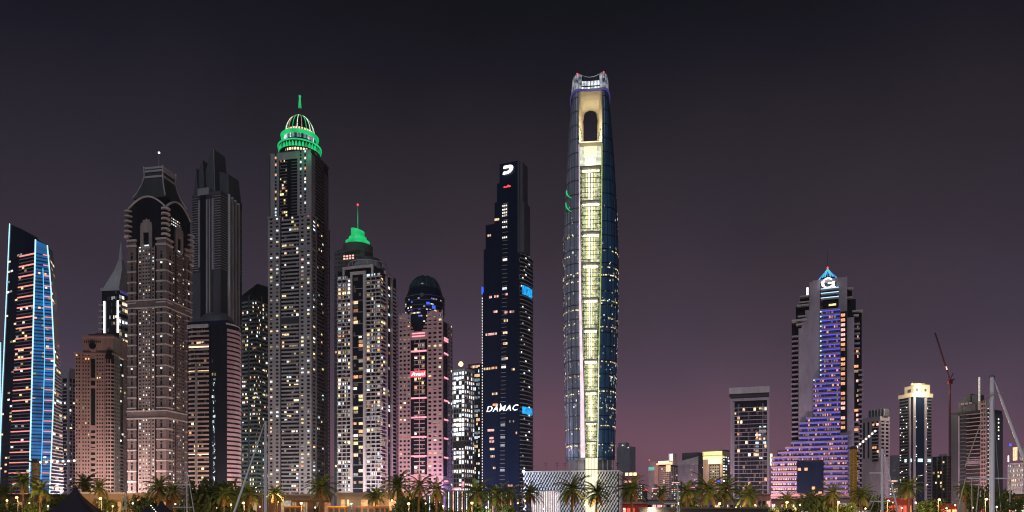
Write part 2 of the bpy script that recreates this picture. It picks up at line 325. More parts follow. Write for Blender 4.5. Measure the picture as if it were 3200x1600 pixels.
def pink_tower():
    b = Bld('stone_tower', 'stepped pink stone apartment tower with round window near its roofline', 236, 356, 404, 690, .9)
    zt = b.z(1062); b.core('glass_green', zt-13.5); n = 42; z0 = 2; z1 = zt-14; h = (z1-z0)/n
    P = lambda p: b.fx(p)
    # outer stone with punched windows, four strips, two tall dark glass slots, a bow of curved balconies
    strips = [(236, 253, 2, .5, .35), (256, 282, 3, .5, .45), (301, 325, 3, .5, .45)]
    for a, c, nc, hf, wf in strips: b.grid('F', 'stone_pink', P(a), P(c), z0, z1, n, nc, hf, wf, .7, .05, PAL_WARM)
    for a, c in ((253, 256), (325, 329)): b.fb('F', 'pier', 'stone_pink', P(a), P(c), 0, .9, z0, z1)
    b.fb('F', 'pier', 'stone_pink', P(282), P(284.5), 0, .9, z0, z1); b.fb('F', 'pier', 'stone_pink', P(299), P(301), 0, .9, z0, z1)
    for y0, y1 in ((1070, 1122), (1182, 1190), (1206, 1214), (1330, 1345), (1400, 1404), (1500, 1515)): b.fb('F', 'stone_panel', 'stone_pink', P(284.5), P(299), 0, .7, b.z(y1), b.z(y0))
    b.bands('F', 'stone_pink', P(284.5), P(299), z0, b.z(1345), 15, .5, .55)
    # bow-fronted balconies
    xc, r = (P(328)+P(356))/2, (P(356)-P(328))/2
    arc = [(xc-r*math.cos(a), -b.hd-.2-r*.75*math.sin(a)) for a in [math.pi*i/8 for i in range(9)]]
    v, f = ribbon(arc, .35, 0, h*.42); me = mesh('balcony', v, f, 'stone_pink', b.root); me.location.z = z0
    for i in range(1, n-2): o = link('balcony', me.data, b.root); o.location.z = z0+i*h
    v, f = prism([(xc-(r-.5)*math.cos(a), -b.hd-.2-(r-.5)*.75*math.sin(a)) for a in [math.pi*i/8 for i in range(9)]], z0, z1-5); mesh('bay_glass', v, f, 'glass_green', b.root)
    for q in (.3, .5, .7): a = math.pi*q; b.box('mullion', 'stone_pink', xc-(r-.3)*math.cos(a)-.3, xc-(r-.3)*math.cos(a)+.3, -b.hd-.5-(r-.3)*.75*math.sin(a), -b.hd, z0, z1-5)
    mesh('bay_dome', *lathe([(r*.95, z1-5), (r*.9, z1-1), (r*.6, z1+3), (.1, z1+5)], 16, xc, -b.hd+1), 'glass_green', b.root)
    # right flank
    b.grid('R', 'stone_tan', 0, b.rx(374), z0, z1, n, 3, .5, .45, .6, .05); b.grid('R', 'stone_tan', b.rx(386), b.Dp, z0, z1, n, 3, .5, .45, .6, .04)
    b.bands('R', 'stone_tan', b.rx(374), b.rx(386), z0, b.z(1380), 20, .45, .5); b.lit('R', b.rx(374), b.rx(386), b.z(1380), z1, 26, 2, .4, .2, .15, PAL_WHITE)
    # left step and crown
    b.box('cornice', 'stone_pink', -b.hw-.9, b.hw+.9, -b.hd-1, b.hd, z1-.6, z1+1.2)
    b.box('attic', 'stone_pink', P(258), b.hw-.5, -b.hd+.3, b.hd-2, z1+1.2, b.z(1052)); b.box('attic_cornice', 'stone_pink', P(256), b.hw+.3, -b.hd-.7, b.hd-2, b.z(1055), b.z(1050))
    for i in range(9): b.fb('F', 'window', 'glass_dark', P(263+i*6), P(266+i*6), -.5, -.2, b.z(1072), b.z(1065))
    me = mesh('round_window', *lathe([(3.2, 0), (3.2, .3)], 20), 'glass_dark', b.root); me.location = (P(291), -b.hd-.55, b.z(1082)); me.rotation_euler = (R(90), 0, 0)
    b.fb('F', 'window_surround', 'stone_pink', P(280), P(302), -.4, .9, b.z(1098), b.z(1072)); me.location.y = -b.hd-.95
    b.box('roof_block', 'stone_pink', P(266), P(345), -b.hd*.6, b.hd*.6, b.z(1050), b.z(1040)); b.box('roof_block', 'stone_pink', P(283), P(318), -b.hd*.4, b.hd*.4, b.z(1040), b.z(1034)); b.done()
pink_tower()

def crown_tower():
    b = Bld('stone_tower', 'brown stone tower with mansard crown, arched dark glass top and thin antenna', 402, 518, 594, 640, .95)
    P, Q, Z = b.fx, b.rx, b.z; zt = Z(622); b.core('glass_dark', Z(640)); z0, z1 = 2, Z(766)
    y1 = 1545; fl = 11.3; n = int((Z(766)-2)/(fl*640/F)); h = (z1-z0)/n
    # centre walls with punched windows, one per face
    for face, g, ctr in (('F', P, [(433, 444, 1, .5, .5), (446, 472, 3, .55, .42), (474, 485, 1, .5, .5)]), ('R', Q, [(537, 546, 1, .5, .5), (549, 566, 3, .55, .42), (568, 575, 1, .5, .5)])):
        for a, c, nc, hf, wf in ctr:
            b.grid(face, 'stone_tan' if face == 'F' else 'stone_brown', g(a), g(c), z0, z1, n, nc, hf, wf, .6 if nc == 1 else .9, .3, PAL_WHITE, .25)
        mid = ctr[1]; a, c = g(mid[0]), g(mid[1])
        # gabled centrepiece rising in front of the dark glass
        for q0, q1 in ((a-1.6, a+1.4), (c-1.4, c+1.6)): b.fb(face, 'centrepiece_side', 'stone_tan', q0, q1, 0, 1.2, z1, Z(700))
        b.fb(face, 'centrepiece_top', 'stone_tan', a-1.2, c+1.2, 0, 1.15, Z(722), Z(692)); b.fb(face, 'gable', 'stone_tan', a+.6, c-.6, 0, 1.0, Z(692), Z(683)); b.fb(face, 'finial', 'trim_pale', (a+c)/2-.3, (a+c)/2+.3, .2, .9, Z(683), Z(679))
        b.fb(face, 'sill', 'trim_pale', a, c, 0, 1.0, Z(772), Z(766)); b.win(face, 'lit_cool', a+1.8, c-1.8, .2, Z(766), Z(761))
    # corner turrets
    b.off = .0
    tur = [('F', P(402), P(427)), ('F', P(492), b.hw+1.1), ('R', -.0, Q(535)), ('R', Q(576), b.Dp+.6)]
    for face, a, c in tur:
        b.fb(face, 'turret', 'stone_brown', a, c, 0, 1.1, z0, Z(748)); m_ = (a+c)/2 if face == 'F' else (a+c)/2+.5
        for k in range(26):
            zz = Z(1540)+k*33*640/F
            if zz > Z(790): break
            b.fb(face, 'cornice', 'trim_pale', a-.3, c+.4, 0, 1.7, zz, zz+1.1)
            b.fb(face, 'window', 'glass_dark', m_-.9, m_+.9, 1.1, 1.16, zz+2.2, zz+6.0); b.fb(face, 'window', 'glass_dark' if random.random() > .15 else 'lit_white', m_-.9, m_+.9, 1.1, 1.16, zz+7.0, zz+8.4)
        for y0, hh in ((766, 1.6), (749, 1.6)): b.fb(face, 'cornice', 'trim_pale', a-.6, c+.6, 0, 2, Z(y0), Z(y0)+hh)
    for y0 in (958, 1305):
        for face, a, c in (('F', -b.hw-.4, b.hw+1.5), ('R', 0, b.Dp+.5)):
            b.fb(face, 'stone_belt', 'stone_brown', a, c, 0, 1.3, Z(y0), Z(y0-20)); b.fb(face, 'cornice', 'trim_pale', a-.3, c+.3, 0, 2.0, Z(y0)-1, Z(y0)); b.fb(face, 'cornice', 'trim_pale', a-.3, c+.3, 0, 2.0, Z(y0-20), Z(y0-20)+1)
    # curved balcony slabs round the corners at the glass top
    for cx_, cy_, nn, y0 in ((b.hw, -b.hd, 6, 735), (-b.hw, -b.hd, 6, 735), (b.hw, b.hd, 7, 790)):
        for k in range(nn):
            zz = Z(y0-k*16); pts = [(cx_+3.8*math.cos(a), cy_+3.8*math.sin(a)) for a in [i*math.pi/10 for i in range(20)]]
            o = mesh('balcony', *prism(pts, zz, zz+1.2), 'trim_pale', b.root)
    # barrel-arched glass top: one arch per face
    for face, L_ in (('F', b.W), ('R', b.Dp)):
        pts = [(L_*i/16, math.sin(math.pi*(i/16*.72+.14))) for i in range(17)]; base = Z(646); rise = Z(610)-base; s0 = math.sin(math.pi*.14)
        v, f = [], []
        for d0 in (0, 1):
            for q, s_ in pts:
                zz = base+rise*(s_-s0)/(1-s0)
                for z_ in (base-3, zz):
                    v.append((-b.hw+q, -b.hd+(3 if d0 else -.3), z_) if face == 'F' else (b.hw-(3 if d0 else -.3), -b.hd+q, z_))
        n_ = 17
        for i in range(n_-1): f += [(2*i, 2*i+2, 2*i+3, 2*i+1), (2*n_+2*i, 2*n_+2*i+1, 2*n_+2*i+3, 2*n_+2*i+2), (2*i+1, 2*i+3, 2*n_+2*i+3, 2*n_+2*i+1)]
        mesh('arched_glass', v, f, 'glass_dark', b.root)
        for i in range(16):
            p0, p1 = Vector(v[2*i+1]), Vector(v[2*i+3]); bar('arch_rim', 'trim_pale', p0, p1, 1.6, 1.3, b.root)
    # mansard crown with flared hips
    def sq(k, z): return [(-b.hw*k, -b.hd*k, z), (b.hw*k, -b.hd*k, z), (b.hw*k, b.hd*k, z), (-b.hw*k, b.hd*k, z)]
    mesh('mansard', *loft([sq(.86, b.zc(640)), sq(.7, b.zc(618)), sq(.56, b.zc(590)), sq(.49, b.zc(565)), sq(.465, b.zc(548))]), 'roof_slate', b.root)
    for k0, y_ in ((.50, 566), (.485, 548), (.485, 538)):
        for (x0, y0), (x1, y1_) in (((-1, -1), (1, -1)), ((1, -1), (1, 1)), ((-1, -1), (-1, 1))): bar('crown_rail', 'concrete_pale', (x0*b.hw*k0, y0*b.hd*k0, b.zc(y_)), (x1*b.hw*k0, y1_*b.hd*k0, b.zc(y_)), 1.0, 1.8, b.root)
    for x0, y0 in ((-1, -1), (1, -1), (1, 1)):
        for (k0, ya), (k1, yb) in (((.88, 636), (.7, 612)), ((.7, 612), (.56, 585)), ((.56, 585), (.5, 560)), ((.5, 560), (.52, 533))): bar('hip_fin', 'concrete_pale', (x0*b.hw*k0, y0*b.hd*k0, b.zc(ya)), (x0*b.hw*k1, y0*b.hd*k1, b.zc(yb)), .9, .9, b.root)
    xc_ = b.xat(497); mesh('lantern', *lathe([(4, b.zc(548)), (4, b.zc(532)), (2.4, b.zc(527)), (.3, b.zc(522))], 12, xc_), 'panel_slate', b.root); mesh('antenna', *lathe([(.6, b.zc(530)), (.3, b.zc(478))], 6, xc_), 'concrete', b.root)
    mesh('beacon', *lathe([(.1, b.zc(480)), (.8, b.zc(478.5)), (.8, b.zc(476)), (.1, b.zc(474))], 8, xc_), 'bulb', b.root)
    for k in range(14): b.win('R', shade(PAL_WHITE, .4), Q(535+k % 5*6), Q(538+k % 5*6), .3, Z(672+k // 5*9), Z(669+k // 5*9))
    b.done()
crown_tower()

def fin_tower():
    b = Bld('dark_tower', 'unlit dark tower with pale vertical fins and jagged pointed crown', 601, 690, 756, 760, .95)
    P, Q, Z = b.fx, b.rx, b.z; zt = Z(600); b.core('panel_dark', zt); n = 30
    for a, c in ((601, 622), (664, 690)): b.bands('F', 'concrete', P(a), P(c)+(.5 if c == 690 else 0), Z(838), zt-1, n, .22, .5)
    b.bands('R', 'concrete', 0, Q(716), Z(838), zt-1, n, .22, .5); b.bands('R', 'concrete', Q(744), b.Dp, Z(850), zt-5, n, .22, .5)
    for a, c, y1 in ((622, 627, 828), (646, 651, 985), (664, 670, 840), (655, 659, 1100)): b.fb('F', 'fin', 'concrete', P(a), P(c), 0, 1.3, Z(y1), zt-6)
    b.fb('F', 'dark_bay', 'glass_dark', P(628), P(645), 0, .9, Z(1100), zt+2)
    for k in range(4): b.fb('R', 'fin', 'concrete_pale', Q(711+k*9.5), Q(713.5+k*9.5), 0, 3.0, Z(1100), zt+2-k*1.2)
    b.fb('F', 'base_panel', 'panel_slate', P(602), P(640), 0, .3, 2, Z(845)); b.fb('F', 'base_panel', 'panel_slate', P(668), b.hw, 0, .3, 2, Z(842))
    b.box('parapet', 'panel_slate', -b.hw-.5, b.hw+.5, -b.hd-.4, b.hd, zt-2, zt+1.5); b.fb('F', 'roof_box', 'concrete', P(620), P(655), -5, 1.4, zt-1, Z(581))
    def shard(x0, x1, y0, y1, zb, zl, zr, a=.3, c=.12):
        xm0, xm1 = x0+(x1-x0)*a, x1-(x1-x0)*c
        x0 = max(x0, -b.hw+.8); xm0 = max(xm0, x0+1)
        mesh('crown_blade', *loft([[(x0, y0, zb), (x1, y0, zb), (x1, y1, zb), (x0, y1, zb)], [(xm0, y0+2, zl), (xm1, y0+2, zr), (xm1, y1-2, zr), (xm0, y1-2, zl)]]), 'panel_slate', b.root)
    Zc = b.zc
    XA = lambda p: b.xat(p, 0)
    shard(XA(604), XA(652), -b.hd+1, b.hd*.3, zt+1, Zc(566), Zc(538), .45, .2); shard(XA(618), XA(668), -b.hd*.8, b.hd*.5, zt+1, Zc(540), Zc(512), .55, .22); shard(XA(636), XA(694), -b.hd*.6, b.hd*.7, zt+1, Zc(492), Zc(478), .66, .17); shard(XA(672), XA(722), -b.hd*.2, b.hd, zt+1, Zc(538), Zc(552), .3, .1)
    bar('crown_edge', 'concrete', (XA(694)-.5, -b.hd*.6, zt+1), (XA(636)+(XA(694)-XA(636))*.83, -b.hd*.6+2, Zc(480)), .6, .6, b.root)
    b.done()
fin_tower()

def round_tower():
    b = Bld('curved_tower', 'round topped tower with striped balcony bands around a dark glass middle', 586, 707, 752, 590, .62)
    P, Q, Z = b.fx, b.rx, b.z; zt = Z(1000); b.core('glass_navy', zt); n = 41; z0 = 3; z1 = Z(1022); h = (z1-z0)/n
    # left bay: bands with rounded left end
    xl, xr_ = P(588), P(656)
    path = [(xl+2.5, -b.hd+5)]+[(xl+4-4*math.cos(a), -b.hd+2-3.2*math.sin(a)) for a in (0, .5, 1.0, 1.57)]+[(xr_, -b.hd-1.2)]
    v, f = ribbon(path, .5, 0, h*.38); first = None
    for i in range(n):
        if first is None: first = mesh('floor_band', v, f, 'stone_pink', b.root); o = first
        else: o = link('floor_band', first.data, b.root)
        o.location.z = z0+i*h
    mesh('bay_glass', *prism([(p[0]+.8, p[1]+.6) for p in path]+[(xr_, 0), (xl+3, 0)], z0, z1), 'glass_dark', b.root)
    o = mesh('rim', *ribbon(path, 1.6, 0, 2.6), 'concrete_pale', b.root); o.location.z = z1
    b.fb('F', 'pier', 'concrete', P(615), P(620), 0, 2.4, z0, Z(1130))
    b.off = .75; b.lit('F', P(592), P(655), z0, z1, n, 8, .45, .1, .07, PAL_WARM); 
    for y_ in (1083, 1160, 1420): b.win('F', 'lit_warm_hot', P(592), P(654), .2, Z(y_), Z(y_-4))
    b.off = 0; b.lit('F', P(660), P(704), z0, z1, n, 5, .3, .5, .05, PAL_WHITE)
    for k in range(70): zz = random.uniform(20, Z(1180)); x = P(668+random.gauss(0, 2.2)); b.win('F', random.choice(('lit_cool_dim', 'lit_cool', 'led_violet_dim')), x, x+random.uniform(.3, .9), .1, zz, zz+random.uniform(.5, 2.6))
    # right flank: broad bands sweeping round a drum
    L_ = b.Dp; path = [(b.hw-1+5.5*math.sin(math.pi*(.12+.8*i/10)), -b.hd-.5+L_*i/10) for i in range(11)]
    v, f = ribbon(path, .5, 0, h*.6); first = None
    for i in range(n):
        if first is None: first = mesh('floor_band', v, f, 'plaster_pink', b.root); o = first
        else: o = link('floor_band', first.data, b.root)
        o.location.z = z0+i*h
    mesh('drum_glass', *prism([(p[0]-.3, p[1]) for p in path]+[(0, b.hd), (0, -b.hd+.2)], z0, z1+2), 'glass_dark', b.root)
    # rounded dark hood
    rings = []
    for k in range(7):
        a = k/6*math.pi/2; c = math.cos(a); rings.append([(b.hw*(.1+.92*math.copysign(abs(math.cos(q))**.8, math.cos(q))*(.35+.65*c)), b.hd*1.0*math.sin(q)*(.35+.65*c), zt-6+(Z(966)-zt+6)*math.sin(a)) for q in [i*math.pi/10 for i in range(20)]])
    mesh('hood', *loft(rings), 'panel_slate', b.root, True)
    o = mesh('hood_rim', *ribbon([(p[0]-1, p[1]) for p in path], .6, 0, 1.4), 'concrete_pale', b.root); o.location.z = z1+2
    b.done()
round_tower()

def dim_tower():
    b = Bld('residential_tower', 'dim greenish balcony tower with sloping roof between the round tower and the domed tower', 752, 800, 845, 860, 1.0)
    P, Q, Z = b.fx, b.rx, b.z; zt = Z(920); b.core('glass_green', zt); n = 52
    for face, a, c in (('F', -b.hw, P(776)), ('F', P(781), b.hw+.9), ('R', 0, Q(815)), ('R', Q(820), b.Dp)):
        b.bands(face, 'concrete', a, c, 3, zt-4, n, .42, .9); b.lit(face, a, c, 3, zt-4, n, 5, .45, .2, .2, PAL_MIX, .35)
    b.piers('F', 'concrete_dark', P(776), P(781), 3, zt, 1, .9, .5); b.piers('R', 'concrete_dark', Q(815), Q(820), 3, zt, 1, .9, .5)
    mesh('sloping_roof', *loft([[(-b.hw-.5, -b.hd-.5, zt), (b.hw+.5, -b.hd-.5, zt), (b.hw+.5, b.hd, zt), (-b.hw-.5, b.hd, zt)], [(-b.hw+3, -b.hd+3, zt+4), (b.hw-1, -b.hd+3, Z(884)), (b.hw-1, b.hd, Z(880)), (-b.hw+3, b.hd, zt+6)]]), 'glass_green', b.root); b.done()
dim_tower()

def domed_tower():
    b = Bld('domed_tower', 'tallest grey tower on the left with green lit ring crown, dome and spire', 839, 972, 1029, 700, .85)
    P, Q, Z = b.fx, b.rx, b.z; z0 = 3; zs = Z(672); zt = Z(468)
    b.core('glass_dark', zt-1, inset=.8); n = 76; h = (zs-z0)/n
    g = 'concrete'
    # lower shaft
    for a, c in ((839, 877), (936, 972)):
        b.piers('F', g, P(a), P(c)+(.9 if c == 972 else 0), z0, zs, 2, .56, .9); b.bands('F', g, P(a), P(c), z0, zs, n, .48, .86); b.lit('F', P(a), P(c), z0, zs, n, 2, .5, .56, .32, PAL_WHITE+PAL_MIX, .22, .3)
    b.bands('F', g, P(880), P(934), z0, zs, n, .44, .5, 'balcony'); b.lit('F', P(881), P(933), z0, zs, n, 7, .46, .12, .15, PAL_MIX, .4)
    for a, c in ((877, 880), (934, 936)): b.fb('F', 'dark_slot', 'glass_navy', P(a), P(c), -.5, .3, z0, zs)
    b.piers('R', 'concrete', 0, Q(988), z0, zs, 1, .5, .9); b.bands('R', 'concrete', 0, Q(988), z0, zs, n, .48, .86); b.lit('R', 0, Q(988), z0, zs, n, 1, .5, .5, .2)
    b.bands('R', 'concrete_dark', Q(990), Q(1012), z0, zs, n, .44, .5, 'balcony'); b.lit('R', Q(991), Q(1011), z0, zs, n, 5, .46, .2, .08); b.piers('R', 'concrete_dark', Q(1013), b.Dp, z0, zs, 2, .45, .9); b.bands('R', 'concrete_dark', Q(1013), b.Dp, z0, zs, n, .5, .8)
    for y_, e in ((672, 1.4), (776, 1.0)):
        for a, c in ((838, 877), (934, 973)): b.fb('F', 'cornice', g, P(a), P(c)+.9, 0, 1.2+e*.2, Z(y_), Z(y_)+1.6)
        b.fb('R', 'cornice', g, 0, Q(990), 0, 1.2+e*.2, Z(y_), Z(y_)+1.6)
    b.fb('F', 'plant_floor', 'panel_dark', P(880), P(934), 0, .7, Z(1008), Z(988))
    # upper shaft, set back
    n2 = 19
    b.fb('F', 'wall', g, P(846), P(873), 0, .5, zs, zt); b.fb('F', 'wall', g, P(930), b.hw, 0, .5, zs, zt); b.fb('F', 'wall', g, P(873), P(930), 0, .4, zt-7, zt)
    b.bands('F', 'concrete_dark', P(875), P(898), zs, zt-7, n2, .3, .3); b.bands('F', 'concrete_dark', P(911), P(929), zs, zt-7, n2, .3, .3); b.lit('F', P(875), P(898), zs, zt-7, n2, 4, .35, .2, .22, PAL_WARM, .3)
    for i in range(n2):
        zz = zs+(i+.4)*(zt-zs)/n2
        for px in (860, 938, 952): b.win('F', 'glass_dark' if random.random() > .3 else random.choice(('lit_cool', 'lit_orange', 'lit_white')), P(px), P(px+5), .55, zz, zz+2)
        b.fb('R', 'balcony', 'concrete_dark', Q(985), Q(1010), 0, 1.0, zz, zz+1.4)
    b.fb('R', 'wall', 'concrete', 0, Q(984), 0, .5, zs, zt-3); b.fb('R', 'wall', 'concrete_dark', Q(1012), b.Dp*.93, 0, .5, zs, zt-10)
    b.box('roof_deck', 'concrete_dark', -b.hw*.97, b.hw, -b.hd, b.hd, zt-1, zt+1)
    # round crown
    k = 700/F; r1, r0 = 67*k, 59*k; cx, cy = b.xat(937, 2.), 2.0; D2 = 700+r1
    ZZ = lambda y: wz(y, 700.)
    mesh('drum', *lathe([(r1*.86, zt), (r1*.86, ZZ(418)), (r0*.86, ZZ(412)), (r0*.86, ZZ(384))], 48, cx, cy), 'glass_navy', b.root)
    na = 40
    for i in range(na):
        a = 2*math.pi*i/na; ca, sa = math.cos(a), math.sin(a)
        if sa < .35:
            o = block('window', random.choice(('lit_warm', 'lit_warm_hot', 'lit_yellow', 'lit_white')), -.9, .9, -.2, .2, 0, 4.2, b.root); o.location = (cx+r1*.87*ca-.9*-sa*-1, cy+r1*.87*sa, ZZ(454)); o.rotation_euler.z = a+math.pi/2
            o = mesh('crown_leaf', [(-1.25, 0, 0), (1.25, 0, 0), (.95, -.25, 3.0), (0, -.5, 4.9), (-.95, -.25, 3.0), (-1.25, .7, 0), (1.25, .7, 0), (.95, .4, 3.0), (0, .2, 4.9), (-.95, .4, 3.0)], [(0, 1, 2, 3, 4), (9, 8, 7, 6, 5), (0, 5, 6, 1), (1, 6, 7, 2), (2, 7, 8, 3), (3, 8, 9, 4), (4, 9, 5, 0)], random.choice(('led_green', 'led_green', 'led_green_soft')), b.root)
            o.location = (cx+r1*1.0*ca, cy+r1*.97*sa, ZZ(444)); o.rotation_euler.z = a+math.pi/2
    mesh('lower_ring', *lathe([(r1*.9, ZZ(447)), (r1*.96, ZZ(440)), (r1*1.0, ZZ(424)), (r1*.92, ZZ(424)), (r1*.86, ZZ(440))], 56, cx, cy), 'panel_dark', b.root)
    mesh('ring_rim', *lathe([(r1*.97, ZZ(427)), (r1*1.03, ZZ(427)), (r1*1.03, ZZ(423)), (r1*.97, ZZ(423))], 56, cx, cy), 'led_green', b.root)
    mesh('upper_ring', *lathe([(r0*.9, ZZ(397)), (r0*.99, ZZ(396)), (r0*1.02, ZZ(388)), (r0*.9, ZZ(388))], 56, cx, cy), 'led_green', b.root)
    for i in range(30):
        a = math.pi*(1.0+i/30); o = block('drum_light', random.choice(('lit_ice_dim', 'lit_cool_dim', 'lit_ice', 'glass_blue')), -.4, .4, -.15, .15, 0, 4+random.random()*2, b.root); o.location = (cx+r0*.87*math.cos(a), cy+r0*.87*math.sin(a), ZZ(410)); o.rotation_euler.z = a+math.pi/2
    Zc = lambda y: b.zc(y)+1
    zb, zd, rd = ZZ(388), Zc(362), r0*.8
    prof = [(rd*math.cos(q), zb+(zd-zb)*math.sin(q)) for q in [i*math.pi/2/8 for i in range(9)]]
    mesh('dome', *lathe([(r*.96, z) for r, z in prof], 32, cx, cy), 'glass_green', b.root, True)
    for i in range(20):
        a = 2*math.pi*i/20; pr = [Vector((cx+r*math.cos(a), cy+r*math.sin(a), z)) for r, z in prof]
        for p, q in list(zip(pr, pr[1:]))[:7]: bar('dome_rib', ('led_green', 'lit_white', 'lit_yellow_dim')[i % 3], p, q, .42, .4, b.root)
    for i in range(16): a = math.pi*(1+i/16); o = block('window', 'lit_warm', -.9, .9, -.2, .2, 0, 2.6, b.root); o.location = (cx+rd*.97*math.cos(a), cy+rd*.97*math.sin(a), zb+1.5); o.rotation_euler.z = a+math.pi/2
    mesh('mast', *lathe([(.5, zd-1), (.4, Zc(334))], 8, cx, cy), 'steel_dark', b.root); mesh('spire', *lathe([(1.6, Zc(336)), (.8, Zc(305)), (1.4, Zc(300)), (.7, Zc(297))], 10, cx, cy), 'led_green', b.root); b.done()
domed_tower()

def green_hat_tower():
    b = Bld('residential_tower', 'dark tower with glowing green stepped roof drum and red topped mast', 1045, 1140, 1168, 850, .6)
    P, Q, Z = b.fx, b.rx, b.z; zt = Z(772); b.core('concrete_dark', zt, inset=.4); n = 62
    b.grid('F', 'concrete_dark', -b.hw, b.hw, 3, zt, n, 9, .5, .45, .7, .03, PAL_WARM); cx = b.xat(1118)
    for k in range(8): b.win('F', 'lit_rose', P(1074+k % 4*9), P(1080+k % 4*9), .9, Z(806-k // 4*8), Z(801-k // 4*8))
    k = 850/F; r = 47*k; mesh('drum', *lathe([(r, zt-4), (r, Z(757)), (r*.85, Z(754))], 32, cx, 0), 'concrete_dark', b.root)
    r = 38*k; mesh('green_ring', *lathe([(r*.97, Z(757)), (r, Z(742)), (r*.92, Z(741)), (r*.76, Z(738)), (r*.72, Z(728)), (r*.6, Z(728))], 32, cx, 0), 'led_green', b.root)
    r2 = 21*k; pts = [(cx+r2*math.cos(q), r2*math.sin(q)) for q in [i*math.pi/12 for i in range(24)]]
    v, f = prism(pts, Z(733), Z(706)); v = [(x, y, z if z < Z(720) else Z(698)-(x-cx+r2)*.28) for x, y, z in v]
    mesh('green_drum', v, f, 'led_green', b.root); mesh('mast', *lathe([(.8, Z(720)), (.5, b.zc(668)), (.2, b.zc(645))], 6, cx, 0), 'led_green_soft', b.root)
    mesh('beacon', *lathe([(.2, b.zc(645)), (1.3, b.zc(642.5)), (1.3, b.zc(640)), (.2, b.zc(637))], 8, cx, 0), 'led_red', b.root); b.done()
green_hat_tower()

def balcony_tower():
    b = Bld('residential_tower', 'grey balcony tower with dark centre strip and tiered roof below the green drum', 1056, 1190, 1238, 630, .75)
    P, Q, Z = b.fx, b.rx, b.z; z0 = 3; zt = Z(838); b.core('glass_dark', zt); n = 60; g = 'concrete_pale'
    for a, c, nc in ((1056, 1097, 4), (1145, 1190, 4)):
        e = 1.4 if c == 1190 else 0
        b.bands('F', g, P(a), P(c)+e, z0, zt-4, n, .26, 1.4, 'balcony'); b.piers('F', 'concrete', P(a), P(c), z0, zt-4, 3, .22, .8); b.lit('F', P(a), P(c), z0, zt-4, n, nc, .3, .2, .4, PAL_WHITE+PAL_MIX, .45)
    for a, c in ((1097, 1103), (1137, 1145)): b.fb('F', 'pier', g, P(a), P(c), 0, 1.7, z0, Z(845))
    b.lit('F', P(1104), P(1136), z0, Z(860), n, 2, .2, .15, .3, PAL_WARM, .4); b.bands('F', 'concrete', P(1103), P(1137), z0, zt-6, n//3, .05, .3)
    b.fb('F', 'portal_lintel', g, P(1097), P(1145), 0, 1.8, Z(851), Z(843)); b.fb('F', 'portal_lintel', g, P(1072), P(1168), -1, 1.0, Z(832), Z(824))
    for a, c in ((1072, 1078), (1161, 1168)): b.fb('F', 'portal_post', g, P(a), P(c), -1, .95, Z(850), Z(828))
    b.box('roof_house', 'glass_dark', P(1074), P(1168), -b.hd+1, b.hd, zt-1, Z(826))
    b.bands('R', g, -1.4, Q(1204), z0, zt-8, n, .26, 1.4, 'balcony'); b.lit('R', 0, Q(1204), z0, zt-8, n, 2, .3, .2, .3, PAL_MIX, .5); b.fb('R', 'pier', g, Q(1204), Q(1207), 0, 1.7, z0, Z(850)); b.fb('R', 'pier', g, Q(1220), Q(1223), 0, 1.7, z0, Z(850)); b.fb('R', 'portal_lintel', g, Q(1200), Q(1226), 0, 1.6, Z(848), Z(838))
    b.lit('R', Q(1208), Q(1219), z0, zt-8, n, 2, .3, .2, .2, PAL_MIX, .3); b.bands('R', g, Q(1224), b.Dp, z0, zt-8, n, .3, 1.6, 'balcony')
    k = 630/F; cx = b.xat(1150, 2.); r = 60*k
    mesh('roof_drum', *lathe([(r, Z(826)), (r, Z(818)), (r*.8, Z(816)), (r*.72, Z(800)), (r*.72, Z(798))], 36, cx, 2), 'concrete', b.root)
    mesh('roof_cone', *lathe([(r*.74, Z(798)), (r*.66, Z(786)), (r*.3, Z(778)), (.3, Z(774))], 32, cx, 2), 'panel_slate', b.root)
    for i in range(28):
        a = 2*math.pi*i/28; p = Vector((cx+r*1.02*math.cos(a), 2+r*1.02*math.sin(a), Z(818))); q = Vector((cx+r*1.02*math.cos(a+.224), 2+r*1.02*math.sin(a+.224), Z(818)))
        bar('crown_rail', 'concrete_pale', p+Vector((0, 0, 4)), q+Vector((0, 0, 4)), .7, .7, b.root)
        if i % 2: bar('rail_post', 'concrete_pale', p, p+Vector((0, 0, 4)), .6, .6, b.root)
    b.done()
balcony_tower()

